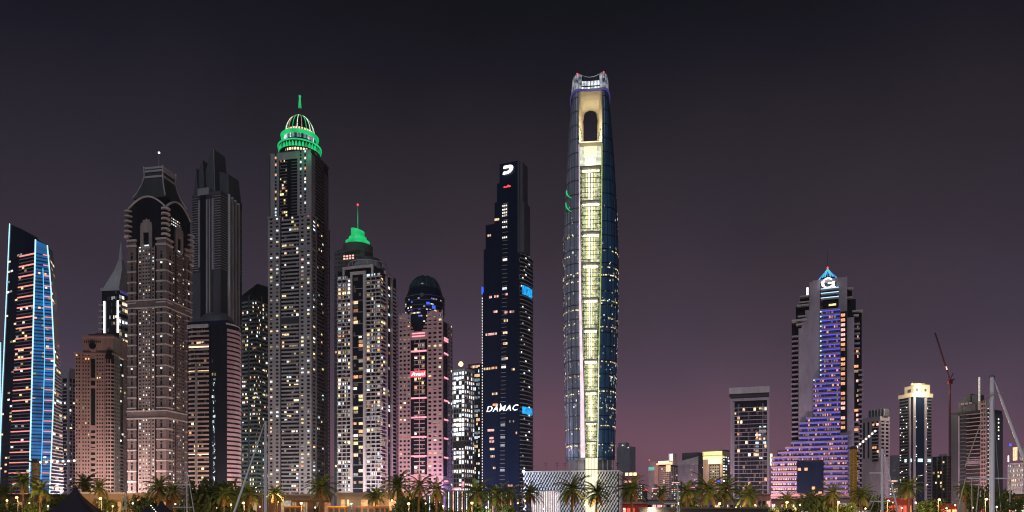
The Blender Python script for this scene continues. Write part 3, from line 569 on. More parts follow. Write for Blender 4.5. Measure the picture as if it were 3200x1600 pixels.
def pink_dome_tower():
    b = Bld('hotel_tower', 'pink lit tower with dark glass dome and red light bars down its front', 1247, 1382, 1413, 640, .55)
    P, Q, Z = b.fx, b.rx, b.z; z0 = 3; zt = Z(968); b.core('glass_dark', Z(1000), inset=.3); n = 42; g = 'plaster_pink'
    zl = Z(1036)
    for a, c, nc, y1 in ((1247, 1284, 3, 968), (1336, 1382, 3, 968)):
        n_ = int((Z(y1)-z0)/3.75); b.grid('F', g, P(a), P(c)+(.7 if c == 1382 else 0), z0, Z(y1), n_, nc, .5, .42, .7, .2, PAL_WARM, .6)
    b.fb('F', 'base_panel', g, P(1284), P(1336), 0, .65, z0, Z(1482)); b.fb('F', 'top_panel', g, P(1284), P(1336), 0, .6, Z(1056), Z(1030))
    b.bands('F', 'plaster_pink', P(1294), P(1328), Z(1482), Z(1056), 32, .22, .4); b.lit('F', P(1294), P(1328), Z(1480), Z(1056), 32, 3, .3, .25, .28, PAL_WARM, .5); b.fb('F', 'mullion', g, P(1310), P(1312), 0, .5, Z(1482), Z(1056))
    # stepped shoulders
    for k in range(6):
        y = 1030-k*11; b.fb('F', 'shoulder', g, P(1262), P(1294-k*4.5), -.5, .66, Z(y), Z(y)+1.5); b.fb('F', 'shoulder', g, P(1320+k*4.5), P(1362), -.5, .66, Z(y), Z(y)+1.5)
    for y in (1093, 1241, 1302, 1364, 1424): b.fb('F', 'light_bar', 'led_pink', P(1287), P(1334), .7, 1.6, Z(y+2), Z(y-2.5))
    for y in (1036, 1045): b.fb('F', 'light_bar', 'led_pink', P(1289), P(1329), .7, 1.3, Z(y+2), Z(y-1.5))
    b.fb('F', 'sign_board', 'led_red', P(1285), P(1331), .7, 1.2, Z(1174), Z(1155)); text('sign', 'Avani', 'led_white', 4.6, b.root, (P(1308), -b.hd-1.4, Z(1165)), 0, .15, .04, 1.25)
    b.fb('F', 'light_bar', 'led_pink', P(1284), P(1309), .7, 1.2, Z(1503), Z(1497)); text('sign', 'suites', 'led_pink', 3.6, b.root, (P(1323), -b.hd-.95, Z(1500)), 0, .1, .04)
    # right flank
    n_ = int((Z(985)-z0)/3.75); b.grid('R', 'plaster_mauve', 0, Q(1384), z0, Z(985), n_, 1, .5, .4, .6, .06); b.grid('R', 'plaster_mauve', Q(1398), b.Dp, z0, Z(1000), n_, 2, .5, .5, .6, .05); b.fb('R', 'base_panel', 'plaster_mauve', Q(1384), Q(1398), 0, .55, z0, Z(1488))
    for y in (1053, 1060, 1101, 1177, 1249, 1309, 1368, 1428, 1502): b.fb('R', 'light_bar', 'led_pink', Q(1385), Q(1397), .7, 1.3, Z(y+3), Z(y-1.5))
    # glass drum and dome
    Zd = lambda y: wz(y, 640+15.)
    k = 640/F; r = 64*k; cy = r-b.hd; cx = b.xat(1328, cy)
    mesh('glass_drum', *lathe([(r*.9, Z(1040)), (r*.98, Z(960)), (r, Z(920)), (r*.98, Z(908)), (r*.92, Z(902)), (r*.82, Zd(899))], 36, cx, cy), 'glass_navy', b.root)
    mesh('dome', *lathe([(r*.8*math.cos(q), Zd(900)+(Zd(853)-Zd(900))*math.sin(q)) for q in [i*math.pi/2/8 for i in range(9)]], 32, cx, cy), 'glass_teal', b.root, True)
    for i in range(12):
        a = math.pi*2*i/12; pr = [Vector((cx+r*.81*math.cos(q)*math.cos(a), cy+r*.81*math.cos(q)*math.sin(a), Zd(900)+(Zd(852)-Zd(900))*math.sin(q))) for q in (0, .3, .6, .9, 1.2, 1.5)]
        for p, q in zip(pr, pr[1:]): bar('dome_rib', 'panel_slate', p, q, .5, .5, b.root)
    for i in range(46):
        a = math.pi*(1.08+.84*random.random()); zz = Z(random.choice((926, 936, 944, 952, 960, 972, 982, 1000))); o = block('window', random.choice(('lit_white', 'lit_ice_dim', 'lit_warm', 'lit_white_dim', 'led_violet')), -.8, .8, -.2, .2, 0, 1.2, b.root); o.location = (cx+r*math.cos(a), cy+r*math.sin(a), zz); o.rotation_euler.z = a+math.pi/2
    for y in (914, 930, 945, 958): mesh('drum_band', *lathe([(r*1.0, Z(y)), (r*1.02, Z(y)), (r*1.02, Z(y)+.6), (r*1.0, Z(y)+.6)], 36, cx, cy), 'panel_slate', b.root)
    o = mesh('beacon', *lathe([(.3, Zd(856)), (1.2, Zd(853)), (.3, Zd(850))], 8, cx, cy), 'led_white', b.root)
    for a, y in ((5.2, 946), (5.5, 955), (5.7, 975)): o = block('blue_lamp', 'screen_blue', -.8, 2.4, -.4, .2, 0, 2.8, b.root); o.location = (cx+r*1.0*math.cos(a), cy+r*1.0*math.sin(a), Z(y)); o.rotation_euler.z = a+math.pi/2
    b.done()
pink_dome_tower()
glow('led_cream_soft', (1, .88, .58), .42, .12, .05); glow('lobby_glow', (.9, .93, .72), .8, .5, .3); glow('crown_pane_glow', (.8, .86, 1), .3, .85, .3); glow('crown_white', (.85, .93, 1), 1.0, .7, .25); wall('scale_white', (.8, .78, .77), .45, .1)
def white_lit_tower():
    b = Bld('office_tower', 'brightly lit white window tower with glaring rooftop lamp beside the pink hotel tower', 1409, 1452, 1482, 800, .9)
    P, Q, Z = b.fx, b.rx, b.z; zt = Z(1160); b.core('glass_teal', zt); n = 30
    b.grid('F', 'concrete_pale', -b.hw, b.hw, 3, zt, n, 5, .22, .18, .5, .85, ['lit_ice', 'lit_white', 'lit_ice_hot', 'lit_white_hot'], 0); b.grid('R', 'concrete', 0, b.Dp, 3, zt, n, 5, .3, .3, .5, .7, ['lit_ice', 'lit_white'], .3)
    b.fb('F', 'plant_floor', 'panel_slate', -b.hw, b.hw+.7, .0, .7, Z(1400), Z(1378)); b.box('parapet', 'concrete_pale', -b.hw-.7, b.hw+.7, -b.hd-.7, b.hd, zt, zt+3); b.box('roof_house', 'concrete', -b.hw*.5, b.hw*.7, -b.hd*.5, b.hd, zt+3, Z(1146))
    bar('lamp_mast', 'steel_dark', (P(1425), 0, zt), (P(1425), 0, Z(1136)), .6, .6, b.root); mesh('rooftop_lamp', *lathe([(.3, Z(1138)), (2.4, Z(1134)), (2.6, Z(1128)), (1.4, Z(1123))], 12, P(1425), 0), 'sodium', b.root)
    b.fb('F', 'sign_board', 'led_pink', P(1420), P(1440), .75, 1.3, Z(1536), Z(1524)); b.fb('F', 'sign_bar', 'led_white', P(1426), P(1437), 1.3, 1.5, Z(1531), Z(1528)); b.fb('F', 'sign_board', 'led_pink', P(1446), P(1452), .75, 1.3, Z(1522), Z(1505)); b.done()
white_lit_tower()
b = Bld('office_tower', 'teal glass tower half hidden behind the dark slab tower', 1464, 1500, 1520, 880, 1.)
P, Q, Z = b.fx, b.rx, b.z; zt = Z(1140); b.core('glass_teal', zt); n = 33
b.grid('F', 'glass_teal', -b.hw, b.hw, 3, zt, n, 6, .3, .3, .3, .5, ['lit_ice_dim', 'lit_cool_dim', 'lit_warm', 'lit_ice'], 0); b.lit('F', -b.hw, b.hw, Z(1165), zt, 2, 6, .3, .3, .9, ['lit_orange', 'lit_warm']); b.box('parapet', 'panel_slate', -b.hw-.4, b.hw+.4, -b.hd-.4, b.hd, zt, zt+2); b.done()

def slab_tower():
    b = Bld('dark_tower', 'dark blue slab tower with white letters, stepped top and curved glowing balconies', 1508, 1622, 1650, 615, .62)
    P, Q, Z = b.fx, b.rx, b.z; g = 'glass_navy'
    # stepped body: each block leans back from the wider one below
    def blk(xl, xr, y0, y1, din=0): b.box('wall', g, P(xl), P(xr), -b.hd+din, b.hd-4, Z(y0), Z(y1))
    b.box('wall', g, -b.hw, b.hw, -b.hd, b.hd, 0, Z(900)); blk(1511, 1622, 900, 763, .15); blk(1517, 1622, 763, 686, .3); blk(1545, 1621, 686, 619, .3); blk(1552, 1620, 619, 560, .45); blk(1560, 1619.5, 560, 500, .6)
    b.fb('F', 'corner_post', 'panel_slate', b.hw-1.2, b.hw, 0, .3, Z(790), Z(496)); b.box('side_fin', 'panel_slate', b.hw, b.hw+4.5, -b.hd+.6, b.hd*.4, Z(787), Z(630)); b.box('side_fin', 'panel_slate', b.hw, b.hw+3, -b.hd+1, b.hd*.2, Z(630), Z(505))
    zz = Z(1525); k = 0
    while zz < Z(620):
        px = 1576-12*0; a = P(1561+(1590-(HOR-(zz-CAMZ)*F/615))*.012)
        if not Z(1290) < zz < Z(1255): b.fb('F', 'centre_slat', 'concrete', a, a+4.6, 0, .5, zz, zz+.35)
        if random.random() < .1: b.win('F', random.choice(('lit_white', 'lit_ice_dim', 'lit_ice')), a+.3, a+4.3, .3, zz+.6, zz+2.4)
        zz += 3.55; k += 1
    for y in (633, 645, 655, 664, 684, 700, 733): b.win('F', 'lit_white', P(1568), P(1588), .62, Z(y+5), Z(y)) if 0 else [b.fb('F', 'window', 'lit_white', P(1570+i*5.5), P(1573+i*5.5), -.3, .35, Z(y+4), Z(y)) for i in range(3)]
    # lit rooms, in short warm runs
    for x, y, w_, c in ((1524, 718, 10, 'warm'), (1546, 671, 14, 'warm'), (1529, 914, 8, 'rose'), (1545, 914, 14, 'rose'), (1578, 911, 8, 'rose'), (1541, 962, 14, 'rose'), (1575, 968, 12, 'rose'), (1593, 968, 14, 'rose'), (1575, 994, 12, 'warm'), (1518, 1032, 34, 'rose'), (1572, 1032, 14, 'warm'), (1573, 1066, 14, 'warm'), (1575, 1113, 12, 'warm'), (1512, 1141, 20, 'warm'), (1536, 1140, 18, 'orange'), (1599, 1149, 10, 'warm'), (1538, 1222, 16, 'warm'), (1540, 1257, 16, 'orange'), (1524, 1337, 20, 'rose'), (1530, 1362, 12, 'rose'), (1530, 1373, 14, 'rose'), (1531, 1397, 14, 'warm'), (1532, 1420, 14, 'warm'), (1541, 1457, 8, 'warm'), (1587, 1514, 14, 'rose'), (1516, 1517, 6, 'orange'), (1592, 1312, 3, 'warm'), (1603, 1312, 4, 'warm'), (1612, 1349, 4, 'orange')):
        x_ = x
        while x_ < x+w_: b.fb('F', 'window', 'lit_'+c+random.choice(('', '_dim', '')), P(x_), P(min(x_+3.6, x+w_)), .05, .2, Z(y+7), Z(y)); x_ += 4.4
    # curved balcony wing on the right
    y_ = 787; L_ = min(b.Dp, 26); path = [(b.hw+4.8*math.sin(math.pi*.5*(i/9))*(1-.12*i/9), -b.hd+2+L_*(1-math.cos(math.pi*.5*i/9))) for i in range(10)]; path = [(b.hw, -b.hd+1.6)]+path[1:]
    mesh('wing_glass', *prism([(p[0]-.5, p[1]+.5) for p in path]+[(b.hw-2, b.hd)], 0, Z(790)), 'glass_dark', b.root)
    v, f = ribbon(path, .35, 0, .8); first = None; zz = 4
    while zz < Z(792):
        o = mesh('balcony', v, f, 'concrete', b.root) if first is None else link('balcony', first.data, b.root); first = first or o; o.location.z = zz
        if random.random() < .5:
            i = random.randrange(1, 7); p, q = Vector((*path[i], zz+1.2)), Vector((*path[i+1], zz+1.2)); bar('window', random.choice(('lit_white', 'lit_ice', 'lit_white_dim')), p.lerp(q, .1), p.lerp(q, .8), .3, 1.7, b.root)
        zz += 3.55
    for y0, y1, m_ in ((916, 888, 'screen_cyan'), (1291, 1269, 'screen_cyan')):
        o = mesh('led_screen', *ribbon(path[2:9], .5, 0, Z(y1)-Z(y0)), m_, b.root); o.location.z = Z(y0)
    b.box('blue_lamp', 'screen_blue', -b.hw-.8, -b.hw+.2, -b.hd-.5, -b.hd+2, Z(905), Z(882))
    for i in range(70): b.box('edge_lamp', 'lit_white', -b.hw-.5, -b.hw+.1, -b.hd-.3, -b.hd+.6, 20+i*2.45, 21.1+i*2.45)
    # the emblem and the letters
    D_ = [(.12, 1), (.72, 1), (.9, .93), (1, .78), (1, .58), (.92, .35), (.76, .14), (.52, .02), (.3, 0), (0, 0), (.1, .3), (.42, .3), (.58, .37), (.68, .52), (.66, .66), (.52, .7), (.06, .7)]
    w_, h_ = P(1604)-P(1572), Z(511)-Z(537); v, f = prism([(x*w_, -y*h_) for x, y in D_], 0, .6)
    o = mesh('emblem', v, f, 'led_white', b.root); o.location = (P(1572), -b.hd-.3, Z(537)); o.rotation_euler = (R(90), 0, 0); o.scale.y = -1
    for x in (1574, 1580, 1586, 1591): b.fb('F', 'red_lamp', 'led_red', P(x), P(x+4), -.4, .2, Z(578), Z(574.5-(x == 1586)*3))
    text('sign', 'DAMAC', 'led_white', 7.0, b.root, (P(1568), -b.hd-.5, Z(1274)), 0, .28, .02, 1.08, 1.16)
    mesh('sign_flame', [(P(1563), -b.hd-.4, Z(1263)), (P(1567), -b.hd-.4, Z(1263)), (P(1565), -b.hd-.4, Z(1257)), (P(1563), -b.hd-.6, Z(1263)), (P(1567), -b.hd-.6, Z(1263)), (P(1565), -b.hd-.6, Z(1257))], [(0, 1, 2), (5, 4, 3), (0, 3, 4, 1), (1, 4, 5, 2), (2, 5, 3, 0)], 'led_white', b.root)
    b.done()
slab_tower()

def lens_tower():
    """the tall central tower: two curved glass shells either side of a lit slot"""
    D = 560.; S = D/F; X0 = wx(1845, D)
    t = thing('glass_tower', 'tallest tower with curved glass sides, lit garden slot and opening near its top', 'tower', (X0, D, 0), -math.atan2(X0, D))
    Z = lambda y: wz(y, D)
    def ip(tab, y):
        for (y0, a), (y1, c) in zip(tab, tab[1:]):
            if y <= y1: break
        return a+(c-a)*(y-y0)/(y1-y0)
    LO = [(228, 1804), (245, 1792), (300, 1784), (352, 1780), (440, 1774), (520, 1769), (650, 1762), (800, 1759), (1000, 1761), (1150, 1764), (1440, 1768), (1600, 1770)]
    RO = [(228, 1886), (245, 1897), (300, 1904), (352, 1909), (440, 1916), (520, 1921), (650, 1929), (800, 1933), (1000, 1931), (1150, 1927), (1440, 1921), (1600, 1918)]
    LI = [(228, 1806), (450, 1810), (722, 1813), (929, 1816), (1121, 1821), (1220, 1824), (1440, 1828), (1600, 1830)]
    RI = [(228, 1885), (450, 1882), (722, 1880), (929, 1877), (1121, 1872), (1317, 1870), (1440, 1868), (1600, 1867)]
    lx = lambda px: (px-1845)*S
    DEP = 34.
    def plan(side, y, k=0.):
        """outer curve of one shell at photo row y, from its front edge round to its back edge"""
        xi, xo = lx(ip(LI if side < 0 else RI, y)), lx(ip(LO if side < 0 else RO, y)); pts = []
        # widest silhouette point sits mid-depth, so push it out for the extra distance
        xo *= 1+DEP*.40/D
        for i in range(13):
            a = math.pi*i/12; pts.append((xi+(xo-xi+side*k)*math.sin(a)**.8, -k*math.cos(a)*.0+DEP/2-(DEP/2+k)*math.cos(a)))
        return pts
    ys = [245, 262, 280, 300, 325, 352, 395, 440, 520, 600, 700, 800, 900, 1000, 1100, 1200, 1300, 1380, 1436]
    for side, mt in ((-1, 'glass_city_sheen'), (1, 'glass_blue')):  # left shell paler: reflected light of lit buildings put into its glass colour
        mesh('glass_shell', *loft([[(x, y_, Z(y)) for x, y_ in plan(side, y)] for y in reversed(ys)]), mt, t, True)
        # floor lines following the shell
        zf = Z(1430); n = 0
        while zf < Z(300):
            y = HOR-(zf-CAMZ)*F/D
            if n % 3 == 0:
                p = plan(side, y, .12); p = [q for q in p[:8]]; p = p if side > 0 else [(a, c) for a, c in p][::-1]
                mesh('floor_line', *ribbon(p, .18, zf, zf+.45), 'panel_slate' if side < 0 else 'glass_navy', t)
            zf += 3.6; n += 1
        for i in range(1, 6):
            for ya, yb in zip(ys[3:], ys[4:]):
                if ya < 300: continue
                a, c = plan(side, ya, .1)[i], plan(side, yb, .1)[i]; bar('mullion', 'panel_slate' if side < 0 else 'glass_navy', (*a, Z(ya)), (*c, Z(yb)), .25, .25, t)
        # lamp-lit rooms
        def pane(y, i, fr, w_, h_, m_):
            p = plan(side, y, .15); a, c = Vector((*p[i], Z(y))), Vector((*p[i+1], Z(y))); d = (c-a); bar('window', m_, a+d*fr, a+d*min(1, fr+w_/d.length), .15, h_, t)
        for y in (735, 795, 853, 878, 968, 1010, 1055, 1176, 1230, 1340, 1393) if side < 0 else (784, 835, 860, 940, 995, 1022, 1130, 1176, 1222, 1275, 1330, 1390):
            for i in range(7):
                for fr in (.05, .35, .65):
                    if random.random() < .55: pane(y+random.uniform(-1, 1), i, fr, random.uniform(.5, 1.6), .8, random.choice(('lit_yellow', 'lit_warm', 'lit_yellow_dim')))
        for k in range(190):
            y = random.triangular(520, 1430, 1250); pane(y, random.choice((0, 1, 2, 3, 4, 5, 5, 6)), random.random()*.7, random.uniform(.4, .9), random.uniform(.5, 1.8), random.choice(('lit_ice_dim', 'lit_white_dim', 'lit_ice', 'lit_yellow_dim', 'lit_cool_dim')))
    # edge light strips beside the slot
    for ya, yb in zip(range(450, 1430, 20), range(470, 1450, 20)):
        w_ = .35+max(0, (ya-560))/900*3.2; a, c = lx(ip(LI, ya)), lx(ip(LI, yb))
        o = bar('edge_light', 'led_rose', (a-w_/2+.1, -.3, Z(ya)), (c-w_/2+.1, -.3, Z(yb)), w_, .3, t)
        a, c = lx(ip(RI, ya)), lx(ip(RI, yb)); bar('edge_light', 'led_lime' if ya < 1100 else 'led_cream', (a-.2, -.1, Z(ya)), (c-.2, -.1, Z(yb)), .5, .3, t)
    # slot: garden modules
    div = [518, 625, 722, 819, 929, 1024, 1121, 1220, 1317, 1378, 1434]
    for q, (ya, yb) in enumerate(zip(div, div[1:])):
        xa, xb = lx(ip(LI, yb))+.4, lx(ip(RI, ya))-.4 if q < 3 else lx(ip(RI, yb))-.4
        za, zb = Z(yb), Z(ya); w_ = xb-xa
        g = block('sky_garden', 'garden_dim', xa, xb, 4.5, 5.5, za, zb, t); G = lambda nm, m_, x0, x1, y0, y1, z0, z1: under(block(nm, m_, x0, x1, y0, y1, z0, z1, t), g)
        for i, c in enumerate((.30, .42, .54, .66)): G('garden_light', 'garden_core' if i in (1, 2) else 'lit_yellow', xa+w_*(c-.028-(.02 if i == 1 else 0)), xa+w_*(c+.03), 4.2, 4.4, za+(zb-za)*random.uniform(.02, .2), zb-(zb-za)*.04)
        G('garden_light', 'garden_core', xa+w_*.08, xa+w_*.9, 4.0, 4.15, zb-(zb-za)*.13, zb-(zb-za)*.05)
        for i in range(7): G('mullion', 'steel_dark', xa+w_*(.06+i*.145), xa+w_*(.06+i*.145)+.13, 1.0, 1.3, za, zb)
        nf = max(3, round((zb-za)/3.6))
        for i in range(1, nf): G('floor_slab', 'steel_dark', xa, xb, 3.3, 4.3, za+(zb-za)*i/nf, za+(zb-za)*i/nf+.14)
        G('module_beam', 'concrete_pale', xa-.3, xb+.3, -.2, 4.4, zb-.9, zb)
        for sd in (0, 1):   # hanging planting along both sides of the garden
            v, f = [], []
            for i in range(260 if q < 6 else 120):
                cx = (xa+.3+random.expovariate(1.1)) if sd == 0 else (xb-.3-random.expovariate(1.0)); cx = min(max(cx, xa+.1), xb-.1); cz = random.uniform(za+.5, zb-1.2); cy = random.uniform(1.5, 3.9); s_ = random.uniform(.25, .6); an = random.random()*6.3
                k = len(v); v += [(cx+s_*math.cos(an+j*2.1)*.6, cy+random.uniform(-.3, .3), cz+s_*math.sin(an+j*2.1)) for j in range(3)]; f.append((k, k+1, k+2))
            under(stuff(mesh('planting', v, f, 'garden_lime' if q < 7 else 'leaf', t)), g)
    # foot of the slot below the glass
    xa, xb = lx(1830), lx(1867); block('lit_stem', 'led_cream', xa, xb, -6, 4, 1.2, Z(1434), t)
    for i in range(1, 4): block('mullion', 'cream', xa+(xb-xa)*i/4, xa+(xb-xa)*i/4+.25, -6.3, -6.05, 1.2, Z(1434), t)
    for y in (1434, 1470, 1555): block('module_beam', 'cream', xa-.3, xb+.3, -6.5, 1, Z(y), Z(y)+.7, t)
    for side, m_ in ((-1, 'plaster_mauve'), (1, 'panel_slate')):
        xo = lx(1776 if side < 0 else 1917); block('base_core', m_, min(xo, side*4.8), max(xo, side*4.8), 4, DEP, 1.2, Z(1436), t)
        for i in range(3): x = xo-side*(1+i*3.6); block('base_column', 'plaster_mauve', x-.4, x+.4, 2.4, 3.4, 1.2, Z(1437), t)
    # lit room under the opening
    xa, xb = lx(1811), lx(1881); block('sky_lobby', 'lobby_glow', xa, xb, 6, 7, Z(517), Z(445), t); block('lobby_light', 'led_cream', lx(1826), lx(1866), 5.5, 5.9, Z(481), Z(444), t); block('lobby_light', 'garden_core', lx(1829), lx(1862), 5.5, 5.9, Z(508), Z(484), t)
    block('module_beam', 'cream', xa-.3, xb+.3, -.3, DEP-1, Z(444)-.5, Z(442), t); block('lobby_floor', 'steel_dark', xa, xb, 2, 6, Z(517), Z(513), t); block('lobby_light', 'led_cream', xa, xb, -.4, -.1, Z(446), Z(442), t)
    for s_ in (-1, 1):   # splayed jambs: wide at the front, close together at the back
        x0, x1 = s_*36*S, s_*21*S*(1+DEP/D); xe = s_*38*S; yb_ = DEP-7; zz0, zz1 = Z(517), Z(330)
        pl = [(x0, .4), (x1, yb_), (xe*1.05, yb_), (xe, .4)]; pl = pl if s_ > 0 else pl[::-1]
        mesh('jamb', *prism(pl, zz0, zz1), 'cream', t)
        v, f = [], []
        for i in range(420):
            q = random.triangular(0, 1, .35); cx, cy = x0+(x1-x0)*q-s_*.12, .4+(yb_-.4)*q; cz = random.uniform(Z(441), Z(378)); s2 = random.uniform(.3, .8); an = random.random()*6; k = len(v)
            v += [(cx-s_*random.uniform(0, .25), cy+s2*math.cos(an+j*2.1), cz+s2*math.sin(an+j*2.1)) for j in range(3)]; f.append((k, k+1, k+2))
        stuff(mesh('jamb_planting', v, f, 'leaf', t))
    # cream cove above the opening: a vault narrowing to the back
    rings = []
    for k in range(9):
        q = k/8; y_ = .2+q*(DEP-8); zb = wz(354, D+y_)+(Z(283)-wz(354, D+y_))*(1-q)**1.6*1.0; hw_ = 37*S-q*(37*S-22*S*(1+DEP/D))
        # outline: inverted U
        zt_ = Z(279); r = [(-hw_, y_, wz(380, D+y_))]
        for i in range(9): a = math.pi*i/8; r.append((-hw_*.86*math.cos(a), y_, min(zt_-.2, zb-1.5*q+(1.2+2.2*q)*math.sin(a))))
        r += [(hw_, y_, wz(380, D+y_)), (hw_, y_, zt_), (-hw_, y_, zt_)]; rings.append(r)
    mesh('cove', *loft(rings), 'cream', t)
    # crown: indigo band, glazed rim, rail and beacons
    def crown_path(k=0.): 
        p = plan(-1, 300, .2+k)[:9][::-1]; p2 = plan(1, 300, .2+k)[:9]; n = 8; x0, x1 = p[-1][0], p2[0][0]
        return p+[(x0+(x1-x0)*i/n, .9*math.sin(math.pi*i/n)) for i in range(1, n)]+p2
    cp = crown_path(); o = mesh('indigo_band', *ribbon(cp, .5, Z(284), Z(276)), 'led_indigo', t); mesh('crown_floor', *prism(cp, Z(281), Z(278)), 'panel_slate', t)
    seg = []
    for (x, y_) in cp: seg.append((x, y_))
    topz = lambda x: Z(238)+(Z(228)-Z(238))*min(1, abs(x)/9)**2
    for i, ((x0, y0), (x1, y1)) in enumerate(zip(seg, seg[1:])):
        k0 = .93; bar('crown_post', 'steel_dark', (x0, y0, Z(276)), (x0*k0, y0*.97+.4, topz(x0)), .3, .3, t); bar('crown_rail', 'steel', (x0*k0, y0*.97+.4, topz(x0)), (x1*k0, y1*.97+.4, topz(x1)), .3, .3, t)
        if abs(x0) > 9 or abs(x1) > 9.2:
            mesh('crown_pane', [(x0, y0, Z(275)), (x1, y1, Z(275)), (x1*k0, y1*.97+.4, topz(x1)), (x0*k0, y0*.97+.4, topz(x0))], [(0, 1, 2, 3)], 'crown_pane_glow', t)  # panes glow themselves, standing in for light from inside the crown
    bk = [(-lx(1898)*.85*math.cos(a), 1.6+3.2*math.sin(a)) for a in [math.pi*i/12 for i in range(13)]]
    mesh('crown_screen', *ribbon(bk, .4, Z(281), Z(243)), 'crown_white', t)
    for i in range(13): bar('crown_post', 'steel_dark', (bk[i][0], bk[i][1]-.6, Z(280)), (bk[i][0], bk[i][1]-.6, Z(240)), .35, .35, t)
    mesh('crown_rail', *ribbon([(p[0], p[1]-.6) for p in bk], .5, Z(262), Z(259)), 'steel_dark', t)
    for px in (1804, 1886): o = mesh('beacon', *lathe([(.2, Z(229)), (.7, Z(227.5)), (.6, Z(225.5)), (.1, Z(224.5))], 8, lx(px), .5), 'led_red', t)
    # green climbing lights on the left shell
    for y0, dy, ph in ((580, 34, 0), (618, 38, 1)):
        for i in range(7):
            def pt(q): y = y0+dy*q; p = plan(-1, y, .5); k = 3.7-1.9*q**1.8; i0 = int(k); a, c = Vector(p[i0]), Vector(p[min(i0+1, 12)]); d = a.lerp(c, k-i0); return Vector((d.x, d.y-.3, Z(y)))
            bar('green_light', 'led_green', pt(i/7), pt((i+1)/7), .5+.6*math.sin(math.pi*(i+.5)/7), .4, t)
lens_tower()

def podium():
    b = Bld('podium_building', 'white scale patterned podium building at the foot of the tallest tower', 1632, 1934, 1946, 556, .5, 'building')
    P, Q, Z = b.fx, b.rx, b.z; b.sn, b.cs
    zt = Z(1471); b.core('panel_dark', zt-.5, inset=1.0)
    b.box('coping', 'white_paint', -b.hw-.2, b.hw+.2, -b.hd-.2, b.hd, zt-.6, zt+.5)
    # leaf-shaped scales hung in staggered rows
    w_, h_ = 2.3, 2.5; n = int(b.W/w_); rows = int((zt-1.2)/h_*1.25); cnt = 0; rest = []
    sv = [(-w_*.05, 0, 0), (w_*.36, -.35, h_*.12), (w_*.52, -.75, h_*.55), (w_*.36, -.4, h_*.95), (-w_*.1, -.1, h_*1.05), (-w_*.34, 0, h_*.5)]
    sv += [(x, y+.25, z) for x, y, z in sv]; sf = [(0, 1, 2, 3, 4, 5), (11, 10, 9, 8, 7, 6)]+[(i, 6+i, 6+(i+1) % 6, (i+1) % 6) for i in range(6)]
    me = bpy.data.meshes.new('scale'); me.from_pydata(sv, [], sf); me.materials.append(M['scale_white'])
    for j in range(rows):
        zz = zt-.7-(j+1)*h_*.8
        if zz < 1.2: break
        for i in range(n):
            x = -b.hw+(i+.5+(j % 2)*.5)*w_
            px = (b.root.location.x+x*b.cs)/(b.root.location.y+x*b.sn-b.hd*b.cs)*F+1600
            if x > b.hw-.5 or (1662 < px < 1748 and zz < Z(1536)): continue
            if cnt < 900: o = link('scale', me, b.root); o.location = (x, -b.hd-.2, zz); o.scale = (random.uniform(.66, .78), 1, random.uniform(.92, 1.08)); o.rotation_euler.y = R(random.uniform(10, 18)); cnt += 1
        for i in range(int(b.Dp/w_*.6)):
            o = link('scale', me, b.root); o.location = (b.hw+.3, -b.hd+(i+.5+(j % 2)*.5)*w_, zz); o.rotation_euler = (0, R(25), R(90)); o.scale.x = .8; cnt += 1
    a, c = P(1660), P(1750); b.fb('F', 'portal', 'plaster_mauve', a, c, -1, -.1, 1.2, Z(1534)); b.fb('F', 'portal_edge', 'white_paint', c-.4, c+.2, 0, .9, 1.2, Z(1534)); b.fb('F', 'portal_edge', 'white_paint', a, c, 0, .9, Z(1534), Z(1532))
    for i in range(16): x = a+(c-a)*(i+.3)/16; b.fb('F', 'vertical_fin', 'lit_white' if i % 3 else 'led_rose', x, x+.45, .1, .5, 1.2, Z(1534.5))
    for x, m_ in ((1637, 'bulb'),): o = mesh('floodlight', *lathe([(.3, 0), (1.0, .3), (1.0, .8), (.4, 1.1)], 10), m_, b.root); o.location = (P(x), -b.hd-1.2, zt+.2)
    b.done()
    for px in (1706, 1741, 1766, 1929):
        D = 575; t = thing('floodlight_mast', {1706: 'short floodlight mast on the podium roof, farthest from the tall tower', 1741: 'second floodlight mast on the podium roof, left of the tall tower', 1766: 'floodlight mast on the podium roof touching the tall tower', 1929: 'floodlight mast on the podium roof, right of the tall tower'}[px], 'floodlight mast', (wx(px, D), D, zt-.4), 0, 'masts on the podium roof')
        hh = wz(1445, D)-zt+.5; mesh('pole', *lathe([(.14, 0), (.09, hh)], 6), 'steel_dark', t); block('crossarm', 'steel_dark', -1.1, 1.1, -.08, .08, hh-1.1, hh-.95, t); block('crossarm', 'steel_dark', -.9, .9, -.08, .08, hh-2.3, hh-2.15, t)
        for x, z_ in ((-.9, hh-1.4), (.9, hh-1.4), (-.7, hh-2.7), (.4, hh-2.6), (0, hh-.5)): block('lamp_head', 'steel_dark', x-.3, x+.3, -.2, .2, z_, z_+.6, t)
podium()
# ---------------------------------------------------------------- right half of the skyline
b = Bld('distant_tower', 'faint grey distant tower in the haze right of the tallest tower', 1928, 1968, 1986, 4200, .7, 'tower')
Z = b.z; b.core('plaster_mauve', Z(1395)); b.box('roof_block', 'plaster_mauve', -b.hw, b.hw*.2, -b.hd*.6, b.hd*.6, Z(1395), Z(1381)); b.bands('F', 'concrete', -b.hw, b.hw, 20, Z(1400), 30, .4, 1.2); b.win('F', 'lit_white', b.fx(1944), b.fx(1948), 1.5, Z(1392), Z(1388)); b.win('F', 'lit_white', b.fx(1962), b.fx(1965), 1.5, Z(1400), Z(1397)); b.done()
b = Bld('apartment_building', 'low pink building with row of bright roof lanterns behind a palm', 1946, 1990, 1994, 640, .6, 'building')
Z = b.z; b.core('salmon', Z(1490)); b.bands('F', 'plaster_pink', -b.hw, b.hw, 2, Z(1500), 7, .45, .5)
